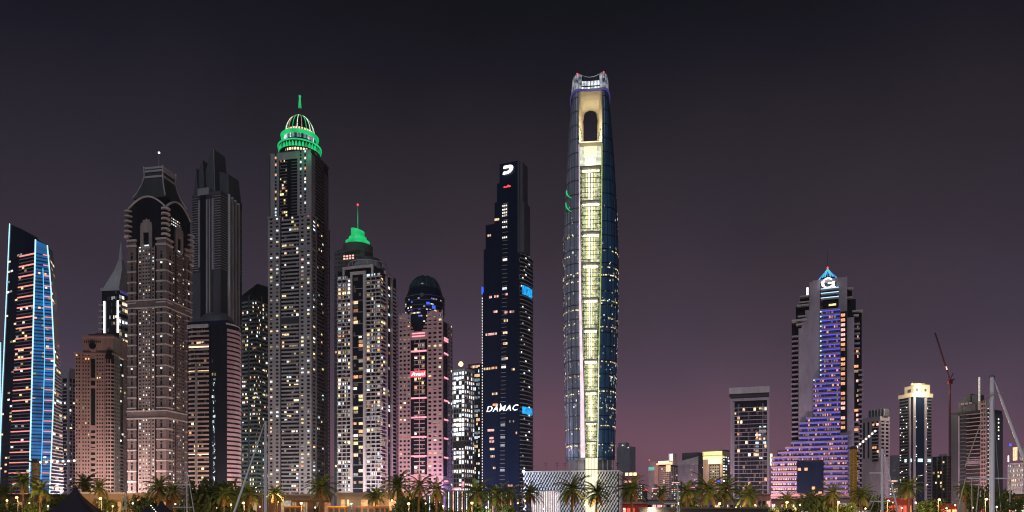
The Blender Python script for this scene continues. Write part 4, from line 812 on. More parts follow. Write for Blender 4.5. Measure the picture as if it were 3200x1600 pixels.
for k in range(3): b.fb('F', 'roof_lantern', 'lit_warm_hot', b.fx(1954+k*13), b.fx(1963+k*13), -.3, .6, Z(1486), Z(1477)); b.fb('F', 'window', 'lit_rose', b.fx(1952+k*12), b.fx(1961+k*12), .1, .4, Z(1510), Z(1502))
b.box('roof_slab', 'salmon', -b.hw-1, b.hw+1, -b.hd-1, b.hd, Z(1477), Z(1474)); b.lit('F', -b.hw, b.hw, 2, Z(1510), 6, 6, .45, .3, .2, PAL_WARM); b.done()
b = Bld('hotel_building', 'grey distant block with glowing orange roof edge and white rooftop tower', 2027, 2090, 2118, 2000, .8, 'building')
P, Q, Z = b.fx, b.rx, b.z; zt = Z(1452); b.core('glass_dark', zt); n = 22
b.grid('F', 'plaster_mauve', P(2060), b.hw+.6, 3, zt-4, n, 5, .4, .35, .9, .14, PAL_WARM); b.fb('F', 'side_wall', 'plaster_mauve', -b.hw, P(2048), 0, 4, 3, Z(1440)); b.fb('F', 'pier', 'plaster_pink', P(2048), P(2058), 0, 1.4, 3, zt); b.grid('R', 'plaster_mauve', 0, b.Dp, 3, zt-4, n, 4, .4, .4, .8, .1, PAL_WARM)
b.off = 4; b.fb('F', 'sign_board', 'teal_glow', P(2029), P(2047), 0, .5, Z(1468), Z(1457)); b.off = 0
b.fb('F', 'roof_light', 'lit_orange_hot', P(2052), b.hw+1, .5, 2.6, Z(1451), Z(1447)); b.fb('F', 'roof_light', 'lit_warm_hot', P(2058), b.hw, .5, 2.2, Z(1447), Z(1440)); b.fb('R', 'roof_light', 'lit_orange_hot', 0, b.Dp*.6, .5, 2, Z(1451), Z(1443)); b.fb('F', 'lit_stair', 'lit_warm', P(2082), P(2096), 1, 1.6, Z(1474), Z(1453))
b.box('roof_tower', 'concrete_pale', P(2080), P(2095), -b.hd*.4, b.hd*.4, zt, Z(1416)); b.box('roof_sign', 'lit_ice', P(2084), P(2094), -b.hd*.4-.6, -b.hd*.4-.1, Z(1440), Z(1417)); b.box('beacon', 'led_red', P(2029), P(2032), -b.hd-3, -b.hd-1, Z(1437), Z(1433)); b.done()
b = Bld('office_block', 'grey distant block with slanted metal roof screen', 2120, 2182, 2197, 2400, .6, 'building')
P, Q, Z = b.fx, b.rx, b.z; zt = Z(1450); b.core('plaster_mauve', zt); b.grid('F', 'plaster_mauve', -b.hw, b.hw, 3, zt, 18, 14, .55, .55, .8, .13, PAL_WHITE, .3); b.grid('R', 'concrete_dark', 0, b.Dp, 3, zt, 18, 4, .5, .5, .8, .1)
mesh('roof_screen', *loft([[(-b.hw, -b.hd-1, zt), (b.hw, -b.hd-1, zt), (b.hw, -b.hd+3, zt), (-b.hw, -b.hd+3, zt)], [(-b.hw, -b.hd-1, Z(1440)), (b.hw, -b.hd-1, Z(1426)), (b.hw, -b.hd+3, Z(1426)), (-b.hw, -b.hd+3, Z(1440))]]), 'concrete_pale', b.root); b.box('roof_house', 'panel_slate', P(2130), b.hw, -b.hd+4, b.hd, zt, Z(1413)); b.box('cornice', 'concrete_pale', -b.hw-.6, b.hw+.6, -b.hd-1.4, b.hd, zt-2, zt-.5); b.done()
b = Bld('hotel_building', 'distant block with golden floodlit overhanging roof', 2197, 2258, 2280, 1800, .9, 'building')
P, Q, Z = b.fx, b.rx, b.z; zt = Z(1450); b.core('plaster_pink', Z(1436)); b.box('roof_slab', 'cream', -b.hw-.5, b.hw+.5, -b.hd-3, b.hd, Z(1423), Z(1409)); b.fb('F', 'gold_light', 'led_gold', P(2198), P(2258), .2, 2.6, Z(1434), Z(1424)); b.fb('F', 'gold_light', 'lit_yellow', P(2200), P(2258), .6, 3.2, Z(1421), Z(1410)); b.fb('F', 'green_light', 'led_lime', P(2205), P(2258), 3.2, 3.5, Z(1423), Z(1420.5)); b.fb('F', 'gold_light', 'lit_yellow_hot', P(2214), P(2254), .2, 1.6, Z(1448), Z(1434)); b.fb('F', 'dark_bay', 'glass_dark', P(2216), P(2250), .1, .6, 3, Z(1450)); b.off = .6; b.grid('F', 'plaster_mauve', P(2218), P(2248), 3, Z(1452), 16, 4, .5, .4, .5, .15, PAL_WARM); b.off = 0
b.fb('F', 'sign', 'screen_blue', P(2240), P(2252), 1.2, 1.8, Z(1507), Z(1499)); b.fb('F', 'sign', 'led_red', P(2229), P(2238), 1.2, 1.8, Z(1509), Z(1503)); b.grid('R', 'panel_slate', 0, b.Dp, 3, Z(1425), 18, 3, .4, .3, .7, .5, ['lit_yellow', 'lit_white', 'lit_cool']); b.box('roof_house', 'panel_slate', b.hw*.3, b.hw, -b.hd*.3, b.hd, Z(1425), Z(1404)); b.done()
b = Bld('obelisk', 'slim dark pillar with red tip among the distant blocks', 2010, 2023, 2025, 420, .9, 'pillar')
b.core('panel_slate', b.z(1534)); o = mesh('tip', [(-b.hw, -b.hd, b.z(1534)), (b.hw, -b.hd, b.z(1534)), (b.hw, b.hd, b.z(1534)), (-b.hw, b.hd, b.z(1534)), (0, 0, b.z(1527))], [(0, 1, 4), (1, 2, 4), (2, 3, 4), (3, 0, 4), (3, 2, 1, 0)], 'led_red', b.root)

for i, (a, c, y, D, rf, lb) in enumerate(((1988, 2012, 1516, 1500, 0, 'low distant block left of the slim dark pillar'), (2036, 2064, 1524, 1050, 1, 'low violet block in front of the orange roofed block'), (2098, 2132, 1506, 1500, 0, 'distant stepped block right of the orange roofed block'), (2150, 2182, 1520, 1100, 1, 'low block with rose windows below the slanted roof screen'), (2236, 2290, 1528, 900, 1, 'low wide block at the foot of the golden roofed block'), (2780, 2812, 1500, 1000, 0, 'low pale block between the grey tower and the lit crown tower'), (2960, 2984, 1505, 1000, 0, 'low block half hidden by the red crane'))):
    b = Bld('apartment_building', lb, a, c-5, c, D, .7, 'building'); zt = b.z(y); b.core('plaster_mauve', zt); n = max(4, int(zt/3.8)); b.grid('F', ('plaster_mauve', 'plaster_pink')[rf], -b.hw, b.hw, 2, zt, n, max(4, int(b.W/4)), .4, .35, .6, .6, (PAL_WHITE+PAL_WARM, PAL_WARM+['lit_rose']*6)[rf], .3); b.bands('R', 'concrete', 0, b.Dp, 2, zt, n, .45, .5); b.box('roof_house', 'concrete', -b.hw*.5, b.hw*.3, -b.hd*.4, b.hd*.4, zt, zt+5); b.fb('F', 'roof_light', ('lit_rose', 'led_pink')[rf], -b.hw*.8, b.hw*.6, .6, 1.2, zt-2.2, zt-.6); b.done()
def frame_tower():
    b = Bld('office_tower', 'mauve framed slab tower with flat projecting roof and thin balcony lines', 2283, 2404, 2404, 700, .5, depth=24)
    P, Z = b.fx, b.z; zt = Z(1243); b.core('glass_dark', zt, inset=.2); n = 26; g = 'plaster_mauve'
    for a, c in ((2283, 2290), (2397, 2404)): b.fb('F', 'frame_post', g, P(a), P(c), 0, 1.6, 2, zt)
    b.fb('F', 'frame_post', g, P(2291), P(2295), 0, 1.1, 2, zt-3)
    b.bands('F', g, P(2295), P(2397), 4, zt-5, n, .16, .9); b.piers('F', g, P(2308), P(2385), 4, zt-5, 1, .05, .7); b.piers('F', 'panel_slate', P(2295), P(2397), 4, zt-5, 10, .08, .4)
    b.lit('F', P(2295), P(2397), 4, zt-5, n, 12, .25, .15, .09, PAL_WARM, .3); b.lit('F', P(2360), P(2395), Z(1440), Z(1330), 9, 3, .25, .15, .4, PAL_MIX, .2)
    b.fb('F', 'top_beam', g, P(2283), P(2404), 0, 1.5, zt-2, zt+.5); b.box('dark_storey', 'panel_dark', P(2284), P(2403), -b.hd-.3, b.hd, zt, Z(1226)); b.box('roof_slab', 'concrete_pale', P(2279)-.3, P(2404)+.2, -b.hd-2.2, b.hd, Z(1226), Z(1207)); b.done()
frame_tower()

def stepped_hotel():
    b = Bld('hotel_tower', 'stepped hotel tower with glowing violet blue balcony lights and teal pyramid top', 2410, 2696, 2696, 640, .5, depth=46)
    P, Z = b.fx, b.z; hd = b.hd; X = lambda nm, m_, a, c, y0, y1, d0=0., d1=None: b.box(nm, m_, P(a), P(c), -hd+d0, hd-6 if d1 is None else -hd+d1, 1.2 if y1 is None else Z(y1), Z(y0)); g = 'concrete'
    X('wall', 'panel_slate', 2529, 2648, 858, None, 6); X('slab_wall', 'plaster_mauve', 2495, 2648, 1005, None, 4)
    X('slab_wall', 'plaster_mauve', 2529, 2562, 858, 1005, 4.02, 9); X('slab_wall', 'plaster_mauve', 2615, 2648, 855, 1000, 4.02, 9); X('slab_wall', 'plaster_mauve', 2540, 2648, 855, 866, 3.9, 9)
    X('slab_wall', 'plaster_mauve', 2647, 2670, 985, None, 3.5); X('slab_wall', 'plaster_mauve', 2516, 2530, 948, 1005, 4.02, 9); X('slab_wall', 'plaster_mauve', 2505, 2517, 972, 1005, 4.02, 9)
    # dark flanks with balcony ends, stepping down
    for a, c, y0 in ((2499, 2529, 902), (2486, 2500, 925), (2473, 2495, 978)): X('flank', 'glass_dark', a, c, y0, None, 10)
    for a, c, y0 in ((2648, 2664, 893), (2664, 2676, 922), (2676, 2695, 967)): X('flank', 'glass_dark', a, c, y0, None, 10)
    for (a, c, y0, y1, st) in ((2500, 2531, 901, 903, 9), (2496, 2530, 920, 922, 9), (2489, 2528, 929, 931, 9), (2493, 2520, 965, 967, 9), (2474, 2522, 976, 980, 9), (2487, 2510, 990, 992, 9), (2648, 2667, 891, 893, 9), (2648, 2664, 920, 922, 9), (2664, 2697, 965, 967, 9), (2668, 2684, 978, 981, 9)): X('ledge', 'concrete_pale', a, c, y0, y1+1.5, 2.5, 12)
    y = 1026
    while y < 1420: X('balcony', 'plaster_mauve', 2471 if 1150 < y < 1245 or y > 1330 else 2474, 2494, y, y+5, 5, 14); y += 15.5
    y = 1003
    while y < 1520:
        if y < 1100 or y > 1300: X('balcony', 'plaster_mauve', 2669, 2688, y, y+5, 5, 14)
        if y > 1130: X('balcony', 'plaster_mauve', 2684, 2700 if y < 1250 else 2696, y+6, y+11, 7, 16)
        if random.random() < .5: X('window', random.choice(('lit_rose', 'lit_orange', 'lit_warm_dim')), 2671+random.choice((0, 6, 10)), 2684, y+6, y+14, 9.7, 10.2)
        y += 15.5
    # terrace floors with blue under-lighting
    def floor(a, c, y, lit=.5, pal=('lit_orange', 'lit_orange', 'lit_orange_dim', 'lit_warm_dim', 'lit_rose_dim')):
        X('terrace_glass', 'led_violet_dim', a+3, c, y+4, y+13, 1.6, 5); X('terrace_slab', 'plaster_pink' if y > 1380 else 'plaster_mauve', a, c, y, y+5, -1.2, 5)  # terrace glass glows faintly, standing in for strip light falling on it
        X('light_strip', 'led_violet', a+.5, c, y+5, y+6.2, -1.0, 1); X('light_strip', 'led_sky', a+.5, a+5, y+5, y+8, -1.1, .6) if y < 1180 else None
        x = a+6
        while x < c-6:
            if random.random() < lit: w_ = random.uniform(2, 6); X('window', random.choice(pal), x, x+w_, y+6.8, y+12.6, 1.3, 1.5)
            X('terrace_post', 'concrete_pale', x-1.6, x-.9, y+5, y+13.5, .2, 1.5) if random.random() < .45 else None
            x += 7.6
    for i, y in enumerate((887, 901, 916)): X('terrace_slab', 'plaster_mauve', 2566, 2621, y, y+7, 1, 6); X('light_strip', 'led_sky', 2565, 2621, y, y+2, .6, 1)
    X('dark_storey', 'glass_dark', 2572, 2621, 922, 950, 3.0, 5); X('sign', 'lit_yellow', 2590, 2613, 937, 943, 2.8, 3)
    y = 955
    while y < 1165: floor(2562, 2626, y, .42); y += 15.5
    while y < 1290: floor(2541, 2626, y, .42); y += 15.5
    floor(2519, 2626, y, .4); y += 15.5
    for a, c in ((2497, 2626), (2496, 2626), (2496, 2626)): floor(a, c, y, .55); y += 15.5
    for a, c in ((2496, 2649), (2472, 2649), (2453, 2649), (2431, 2649)): floor(a, c, y, .5); y += 15.5
    ys = y
    floor(2410, 2649, y, .7); y += 16
    while y < 1540: floor(2410, 2491, y, .95, ('lit_orange', 'lit_orange', 'lit_warm', 'lit_rose')); floor(2574, 2649, y, .45); y += 16
    X('base_wall', 'panel_dark', 2412, 2649, ys+8, None, 5); X('dark_panel', 'glass_navy', 2492, 2573, ys+20, None, .5, 4)
    for x, yy in ((2493, 1458), (2514, 1458), (2537, 1519), (2537, 1535), (2558, 1535)): X('window', 'lit_orange', x, x+10, yy, yy+9, .2, .5)
    X('base_slab', 'salmon', 2406, 2652, 1541, 1550, -4, 6); X('base_slab', 'plaster_pink', 2400, 2660, 1552, None, -2, 5)
    for a, c in ((2424, 2496),): X('penthouse', 'panel_slate', 2428, 2462, 1398, 1440, 8, 20); X('penthouse_light', 'led_cream', 2405, 2412, 1408, 1446, 6, 12)
    # window column on the right of the terraces
    X('dark_slot', 'glass_dark', 2627, 2647, 965, 1345, 2.6, 4.2); y = 972
    while y < 1345:
        if random.random() < .75: X('window', random.choice(('lit_orange', 'lit_orange', 'lit_rose', 'lit_orange_dim')), 2628, 2641, y, y+9, 2.2, 2.5)
        y += 15.5
    # roof: ring emblem and teal pyramid with red tip
    cx, cz, r = P(2587), Z(870), 15*640/F
    for i in range(20):
        a0, a1 = R(40)+i/20*R(285), R(40)+(i+1)/20*R(285); bar('emblem', 'led_white', (cx+r*math.cos(a0), -hd+2, cz+r*math.sin(a0)), (cx+r*math.cos(a1), -hd+2, cz+r*math.sin(a1)), 2.3, .8, b.root)
    bar('emblem', 'led_white', (cx, -hd+2, cz-.2), (cx+r*1.1, -hd+2, cz-.2), 1.4, .8, b.root); bar('emblem', 'led_white', (cx+r*1.1, -hd+2, cz+1), (cx+r*1.1, -hd+2, cz-r), 1.6, .8, b.root); bar('emblem', 'led_white', (cx+r*.9, -hd+2, cz-r), (cx+r*1.5, -hd+2, cz-r), 1.2, .8, b.root)
    X('side_lamp', 'led_white', 2520, 2526, 874, 899, 5, 9)
    py_, r = -hd+14, 27*640/F; zb, zc = wz(862, 654), wz(828, 654); mesh('pyramid', *lathe([(r, zb-5), (r*.95, zb), (r*.35, zb+(zc-zb)*.6), (.2, zc)], 10, cx, py_), 'glass_teal', b.root)
    for i in range(20):
        a = 2*math.pi*i/20; bar('pyramid_light', 'pyramid_teal' if i % 3 else 'screen_blue', (cx+r*math.cos(a), py_+r*math.sin(a), zb+.3), (cx+r*.37*math.cos(a), py_+r*.37*math.sin(a), zb+(zc-zb)*.62), .9, .5, b.root); bar('pyramid_light', 'pyramid_teal', (cx+r*.37*math.cos(a), py_+r*.37*math.sin(a), zb+(zc-zb)*.62), (cx, py_, zc), .5, .4, b.root)
    mesh('beacon', *lathe([(.4, zc-.5), (1.0, zc+.6), (.2, zc+2)], 8, cx, py_), 'led_red', b.root); mesh('antenna', *lathe([(.3, zc), (.08, wz(768, 654))], 6, cx, py_), 'steel_dark', b.root); b.done()
glow('pyramid_teal', (.12, .75, .78), .9, .4)
stepped_hotel()

b = Bld('residential_tower', 'plain grey mauve tower right behind the stepped hotel tower', 2694, 2750, 2778, 800, .6)
P, Q, Z = b.fx, b.rx, b.z; zt = Z(1312); b.core('plaster_mauve', Z(1430)); b.core('glass_dark', zt, 2, 'upper_storeys', .6); b.piers('F', 'plaster_mauve', -b.hw, b.hw, Z(1430), zt, 4, .5, .8); b.piers('R', 'plaster_mauve', 0, b.Dp, 3, zt, 2, .3, .8); b.bands('R', 'plaster_mauve', 0, b.Dp, 3, zt, 24, .4, .6)
b.box('parapet', 'plaster_mauve', -b.hw-.8, b.hw+.8, -b.hd-.9, b.hd, zt-1, zt+4); b.box('roof_house', 'panel_slate', P(2706), P(2756), -b.hd*.5, b.hd*.6, zt+4, Z(1277)); b.off = -.1
for k in range(6): b.box('roof_pier', 'concrete_pale', P(2706+k*9.5), P(2709+k*9.5), -b.hd*.5-.6, -b.hd*.5, zt+4, Z(1276))
b.off = .4; b.fb('F', 'balcony_shaft', 'glass_dark', P(2728), P(2746), 0, .6, Z(1445), Z(1325)); b.bands('F', 'concrete', P(2728), P(2746), Z(1445), Z(1325), 11, .3, 1.0)
for x, y, m_ in ((2729, 1322, 'lit_orange'), (2742, 1322, 'lit_rose_hot'), (2729, 1394, 'lit_orange'), (2736, 1394, 'lit_orange'), (2743, 1407, 'lit_warm')): b.fb('F', 'window', m_, P(x), P(x+5), .6, 1.1, Z(y+7), Z(y))
b.off = 0; b.done()
b = Bld('residential_tower', 'faint low tower in the gap left of the lit crown tower', 2781, 2800, 2815, 1200, 1.)
b.core('plaster_mauve', b.z(1422)); b.grid('F', 'plaster_mauve', -b.hw, b.hw, 3, b.z(1425), 20, 4, .5, .5, .8, .2, PAL_WARM); b.bands('R', 'concrete', 0, b.Dp, 3, b.z(1425), 20, .5, .6); b.done()

def lit_crown_tower():
    b = Bld('office_tower', 'dark tower dotted with tiny white lamps below a floodlit cream crown', 2811, 2852, 2911, 800, 1.35)
    P, Q, Z = b.fx, b.rx, b.z; zt = Z(1240); b.core('glass_navy', zt); n = 36
    b.bands('F', 'concrete_dark', -b.hw, P(2838), 3, zt, n, .35, .5); 
    for face, a, c in (('F', 2843, 2847), ('R', 2853, 2859), ('R', 2889, 2894)): b.fb(face, 'pier', 'plaster_mauve', (P if face == 'F' else Q)(a), (P if face == 'F' else Q)(c), 0, 1.4, 3, zt)
    b.bands('R', 'concrete_dark', Q(2896), b.Dp, 3, zt, n, .4, .6)
    for i in range(46):
        y = random.uniform(1260, 1530)
        if random.random() < .6: x = random.choice((2814, 2819, 2824, 2833)); b.win('F', 'lit_white_hot', P(x), P(x+1.8), .8, Z(y+2), Z(y))
        else: x = random.choice((2855, 2860, 2891, 2895)); b.win('R', 'lit_white_hot', Q(x), Q(x+1.6), 1.6, Z(y+2), Z(y))
    for a, c in ((2868, 2882), (2898, 2908)): b.fb('R', 'window', 'lit_cool', Q(a), Q(c), .1, .7, Z(1443), Z(1433))
    for a, c in ((2828, 2834), (2842, 2850)): b.fb('F', 'window', 'lit_cool', P(a), P(c), .1, .7, Z(1443), Z(1433))
    b.fb('R', 'window', 'lit_white', Q(2870), Q(2882), .1, .5, Z(1487), Z(1485))
    g = 'crown_cream'; b.box('crown_wall', g, -b.hw-1, b.hw+1, -b.hd-1, b.hd+1, zt, Z(1228)); b.box('crown_wall', g, P(2822), b.hw-1, -b.hd+2, b.hd-1, Z(1228), Z(1204))
    for a, c in ((2855, 2872), (2882, 2905)): b.fb('R', 'crown_block', g, Q(a), Q(c), -3, .3, Z(1228), Z(1200))
    for a, c in ((2862, 2868), (2888, 2894)): b.fb('R', 'crown_window', 'panel_slate', Q(a), Q(c), .3, .5, Z(1222), Z(1213))
    b.fb('F', 'crown_window', 'panel_slate', P(2832), P(2842), -1.9, -1.7, Z(1224), Z(1214)); b.box('crown_fin', 'crown_cream', P(2846), P(2850), -b.hd, b.hd*.4, Z(1204), Z(1196))
    b.done(); return b
wall('crown_cream', (.72, .64, .5), .7, .15)
lit_crown_tower()
b = Bld('apartment_building', 'short glassy block with few yellow windows beside the red crane', 2914, 2960, 2976, 850, .6, 'building')
P, Z = b.fx, b.z; b.core('glass_green', Z(1425)); b.piers('F', 'plaster_mauve', -b.hw, b.hw+.5, 2, Z(1423), 3, .12, 1.2); b.bands('F', 'concrete_dark', -b.hw, b.hw, 2, Z(1430), 16, .15, .5); b.lit('F', -b.hw, b.hw, 2, Z(1430), 16, 6, .3, .3, .16, ['lit_yellow', 'lit_warm', 'lit_white']); b.bands('R', 'concrete', 0, b.Dp, 2, Z(1430), 16, .3, .5)
b.box('roof_screen', 'plaster_mauve', P(2935), b.hw, -b.hd-.4, -b.hd, Z(1425), Z(1418)); b.done()
def lattice(root, p0, p1, w, mat, n, nm='mast'):
    """a four-chord lattice boom from p0 to p1, as one part"""
    p0, p1 = Vector(p0), Vector(p1); d = (p1-p0); L_ = d.length; q = d.to_track_quat('Z', 'Y').to_matrix(); B = []; t_ = w*.09
    def seg(a, c):
        a, c = Vector(a), Vector(c); e = c-a; m_ = e.to_track_quat('Z', 'Y').to_matrix(); B.append((a, m_, e.length))
    cs = [(-w/2, -w/2), (w/2, -w/2), (w/2, w/2), (-w/2, w/2)]
    for x, y in cs: seg((x, y, 0), (x, y, L_))
    for i in range(n):
        z0, z1 = L_*i/n, L_*(i+1)/n
        for k in range(4): a, c = cs[k], cs[(k+1) % 4]; seg((*a, z0), (*c, z1) if i % 2 else (*c, z1)); seg((*a, z1), (*c, z1))
    v, f = [], []
    for a, m_, L2 in B:
        k = len(v)
        for z in (0, L2):
            for x, y in ((-t_, -t_), (t_, -t_), (t_, t_), (-t_, t_)): v.append(tuple(p0+q@(a+m_@Vector((x, y, z)))))
        f += [(k, k+1, k+5, k+4), (k+1, k+2, k+6, k+5), (k+2, k+3, k+7, k+6), (k+3, k, k+4, k+7)]
    return mesh(nm, v, f, mat, root)
t = thing('tower_crane', 'thin dark red luffing crane rising beside the unfinished tower', 'crane', (wx(2968, 780), 780, 0)); Z = lambda y: wz(y, 780)
lattice(t, (0, 0, 1.2), (0, 0, Z(1190)), 1.3, 'crane_red', 70); lattice(t, (0, 0, Z(1185)), (wx(2922, 780)-wx(2968, 780), 0, Z(1040)), 1.0, 'crane_red', 26, 'jib'); block('cab', 'crane_red', -2, 2, -2, 2, Z(1200), Z(1188), t); bar('counter_jib', 'crane_red', (0, 0, Z(1188)), (5, 0, Z(1186)), 1.6, 1.2, t); bar('a_frame', 'crane_red', (0, 0, Z(1188)), (4, 0, Z(1165)), .6, .6, t); bar('jib_lamp', 'lit_white', (-3.4, -1, Z(1156)), (-4.6, -1, Z(1146)), .7, .7, t)

def unfinished_tower():
    b = Bld('unfinished_tower', 'unfinished tower with bare floor slabs, pink lit columns and rough dark top', 2972, 3092, 3132, 740, .7)
    P, Q, Z = b.fx, b.rx, b.z; zt = Z(1278); b.core('panel_dark', zt); n = 19; z0 = Z(1515)
    b.bands('F', 'plaster_pink', P(3022), P(3066), z0, zt, n, .16, 2.2, 'slab'); b.bands('F', 'plaster_pink', P(3067), P(3085), z0-6, Z(1250), n+2, .4, 2.6, 'slab'); 
    for px in (3067, 3075, 3083): b.fb('F', 'column', 'plaster_pink', P(px), P(px+2.2), 0, 2.4, 2, Z(1250))
    b.fb('F', 'column', 'plaster_mauve', P(2997), P(3000), 0, 1.5, 2, Z(1290)); b.fb('F', 'dark_net', 'panel_slate', P(2974), P(2996), 0, .8, 2, Z(1285)); b.bands('F', 'concrete_dark', P(3001), P(3020), 4, zt, 26, .3, .8, 'slab'); b.fb('F', 'wall', 'plaster_mauve', P(3022), P(3066), 0, .7, Z(1448), Z(1432))
    b.bands('R', 'concrete_dark', 0, Q(3100), 4, zt, 30, .5, 1); b.fb('R', 'dark_net', 'panel_slate', Q(3103), b.Dp, 0, .6, 2, zt-4)
    for y in (1305, 1316, 1330, 1340, 1357, 1367): b.win('R', 'lit_white_hot', Q(3117), Q(3119.5), .9, Z(y+4), Z(y))
    for y in range(1275, 1525, 13): b.win('F', 'lit_white', P(3087.5), P(3089.5), .6, Z(y+3), Z(y))
    # rough top: tower of formwork stepping up
    rng = random.Random(5)
    for k in range(16):
        x = P(2985+rng.uniform(0, 55)); w_ = rng.uniform(3, 8); y1 = Z(1222+rng.uniform(0, 34)); b.box('formwork', rng.choice(('panel_slate', 'concrete_dark', 'panel_dark')), x, x+w_, -b.hd+rng.uniform(0, 6), -b.hd+12, zt-2, y1)
    for k in range(3): b.fb('F', 'slab', 'plaster_mauve', P(3005+k*12), P(3015+k*12), -1, 1, Z(1256), Z(1250))
    lattice(b.root, (P(3061), -b.hd, zt), (P(3061), -b.hd, Z(1174)), 1.3, 'white_paint', 20, 'hoist_mast'); bar('hoist_light', 'lit_white', (P(3061), -b.hd-1, Z(1250)), (P(3061), -b.hd-1, Z(1175)), .4, .4, b.root); b.done()
unfinished_tower()
b = Bld('domed_building', 'rounded grey building with lit cream gable at the right edge of the picture', 3150, 3200, 3290, 700, 1.3, 'building')
P, Q, Z = b.fx, b.rx, b.z; b.core('plaster_mauve', Z(1445)); b.grid('F', 'concrete', -b.hw, b.hw, 2, Z(1450), 10, 9, .5, .5, .6, .35, PAL_WHITE, .3); b.fb('F', 'gable', 'lit_warm', P(3168), P(3180), .2, 1, Z(1437), Z(1395)); b.fb('F', 'edge_lamp', 'lit_white_hot', P(3152), P(3155), .6, 1, Z(1440), Z(1420))  # gable wall glows by itself, in place of light falling on it
mesh('dome', *lathe([(16*math.cos(q), Z(1445)+24*math.sin(q)) for q in [i*math.pi/16 for i in range(9)]], 24, P(3196), 2), 'concrete', b.root, True); mesh('antenna', *lathe([(.5, Z(1350)), (.2, Z(1305))], 6, P(3199), 2), 'steel', b.root); b.fb('F', 'blue_lamp', 'screen_blue', P(3158), P(3163), .6, 1.5, Z(1390), Z(1382)); b.done()
for px, D, ytop, yj, x1, y1, lb in ((112, 330, 1446, 1452, 238, 1440, 'yellow lattice crane with lamp strung jib before the blue outlined tower'), (2667, 360, 1405, 1392, 2735, 1346, 'yellow lattice crane with raised lamp lit jib before the stepped hotel')):
    t = thing('lattice_crane', lb, 'crane', (wx(px, D), D, 1.2)); z1 = wz(ytop, D)-1.2; lattice(t, (0, 0, 0), (0, 0, z1), 13*D/F, 'crane_yellow', 16 if px < 1000 else 26)
    jx, jz = wx(x1, D)-wx(px, D), wz(y1, D)-1.2; lattice(t, (0, 0, z1), (jx, 0, jz), .9, 'steel', 22, 'jib'); bar('counter_jib', 'steel_dark', (0, 0, z1+.4), (-jx*.22, 0, z1+.8), 1.2, .8, t); block('cab', 'steel_dark', -1.3, 1.3, -1.2, 1.2, z1, z1+1.6, t); block('collar', 'teal_glow' if px > 1000 else 'steel', -1.5, 1.5, -1.4, 1.4, z1*.14, z1*.14+.5, t)
    for i in range(7): q = (i+1)/7.2; mesh('jib_lamp', *lathe([(.1, -.5), (.5, -.2), (.5, .3), (.1, .55)], 8), 'lit_white_hot', t).location = (jx*q, -.6, z1+(jz-z1)*q)
# ---------------------------------------------------------------- unseen lamps: street glow at the towers' feet, floodlights, added fill
def lamp(px, D, z, col, P_, r=1.5):
    l = bpy.data.lights.new('unseen_light', 'POINT'); l.energy = P_; l.color = col; l.shadow_soft_size = r
    o = bpy.data.objects.new('unseen_light', l); C.objects.link(o); o.location = (wx(px, D), D, z); return o
PK, WARM, NEU, HOT = (1, .62, .55), (1, .66, .42), (1, .87, .82), (1, .25, .38)
K = 1e3
for px, D, z, c, p in ((60, 545, 12, (.8, .6, 1), 40), (215, 730, 12, (1, .6, .75), 90), (295, 608, 14, (1, .68, .62), 640), (455, 575, 14, PK, 330), (600, 535, 12, WARM, 150), (735, 530, 12, PK, 260), (800, 760, 14, (.85, 1, .85), 420), (890, 625, 16, NEU, 230), (980, 635, 16, PK, 90), (1110, 560, 16, NEU, 380), (1215, 570, 14, PK, 90), (1300, 570, 14, (1, .42, .5), 300), (1400, 600, 14, (.8, .45, 1), 150), (1570, 540, 14, (.42, .58, 1), 190), (2345, 620, 14, (1, .68, .72), 420), (2450, 580, 14, (1, .6, .65), 330), (2600, 570, 16, (.8, .58, 1), 110), (2735, 720, 14, PK, 180), (2870, 720, 14, (.9, .6, .8), 120), (3045, 670, 14, PK, 460), (3170, 640, 14, NEU, 90)):
    lamp(px, D+22, z, c, p*K*(.36 if px < 1500 else .27))  # unseen street lamps, tint and power set per facade
for px, p in ((1660, 70), (1735, 70), (1800, 70), (1900, 80)): lamp(px, 505, 4, (1, .95, .95), p*K*.12, .6)
lamp(1640, 556, wz(1476, 556), (1, .97, .92), 3*K, .5)
lamp(1845, 568, wz(425, 566), (1, .92, .72), 14*K, .8)  # unseen lamp added in the tower opening to light the cove
lamp(2230, 1765, wz(1440, 1765), (1, .8, .3), 140*K); lamp(2075, 1960, wz(1465, 1960), (1, .5, .25), 100*K); lamp(2160, 2330, 20, (1, .6, .65), 400*K); lamp(2080, 1900, 15, (1, .6, .65), 250*K); lamp(2235, 1730, 15, (1, .6, .65), 200*K)
lamp(2862, 775, wz(1226, 790), (1, .82, .55), 40*K); lamp(2820, 782, wz(1232, 790), (1, .82, .55), 24*K); lamp(2900, 790, wz(1226, 790), (1, .82, .55), 24*K)
for px, D, y, p in ((905, 690, 474, 1.3), (965, 694, 478, 1.0), (1118, 826, 766, 2.5)): lamp(px, D, wz(y, D), (.02, 1, .3), p*K, .5)   # lamps added for green spill around the two lit crowns
for px, D, p in ((3020, 36, 1.6), (2700, 44, 1.3), (860, 44, 1.5), (520, 62, 1.2), (2150, 60, .8)): lamp(px, D, 3.2, (1, .88, .9), p*K, .3)   # unseen lamps added below the view to brighten the boat masts
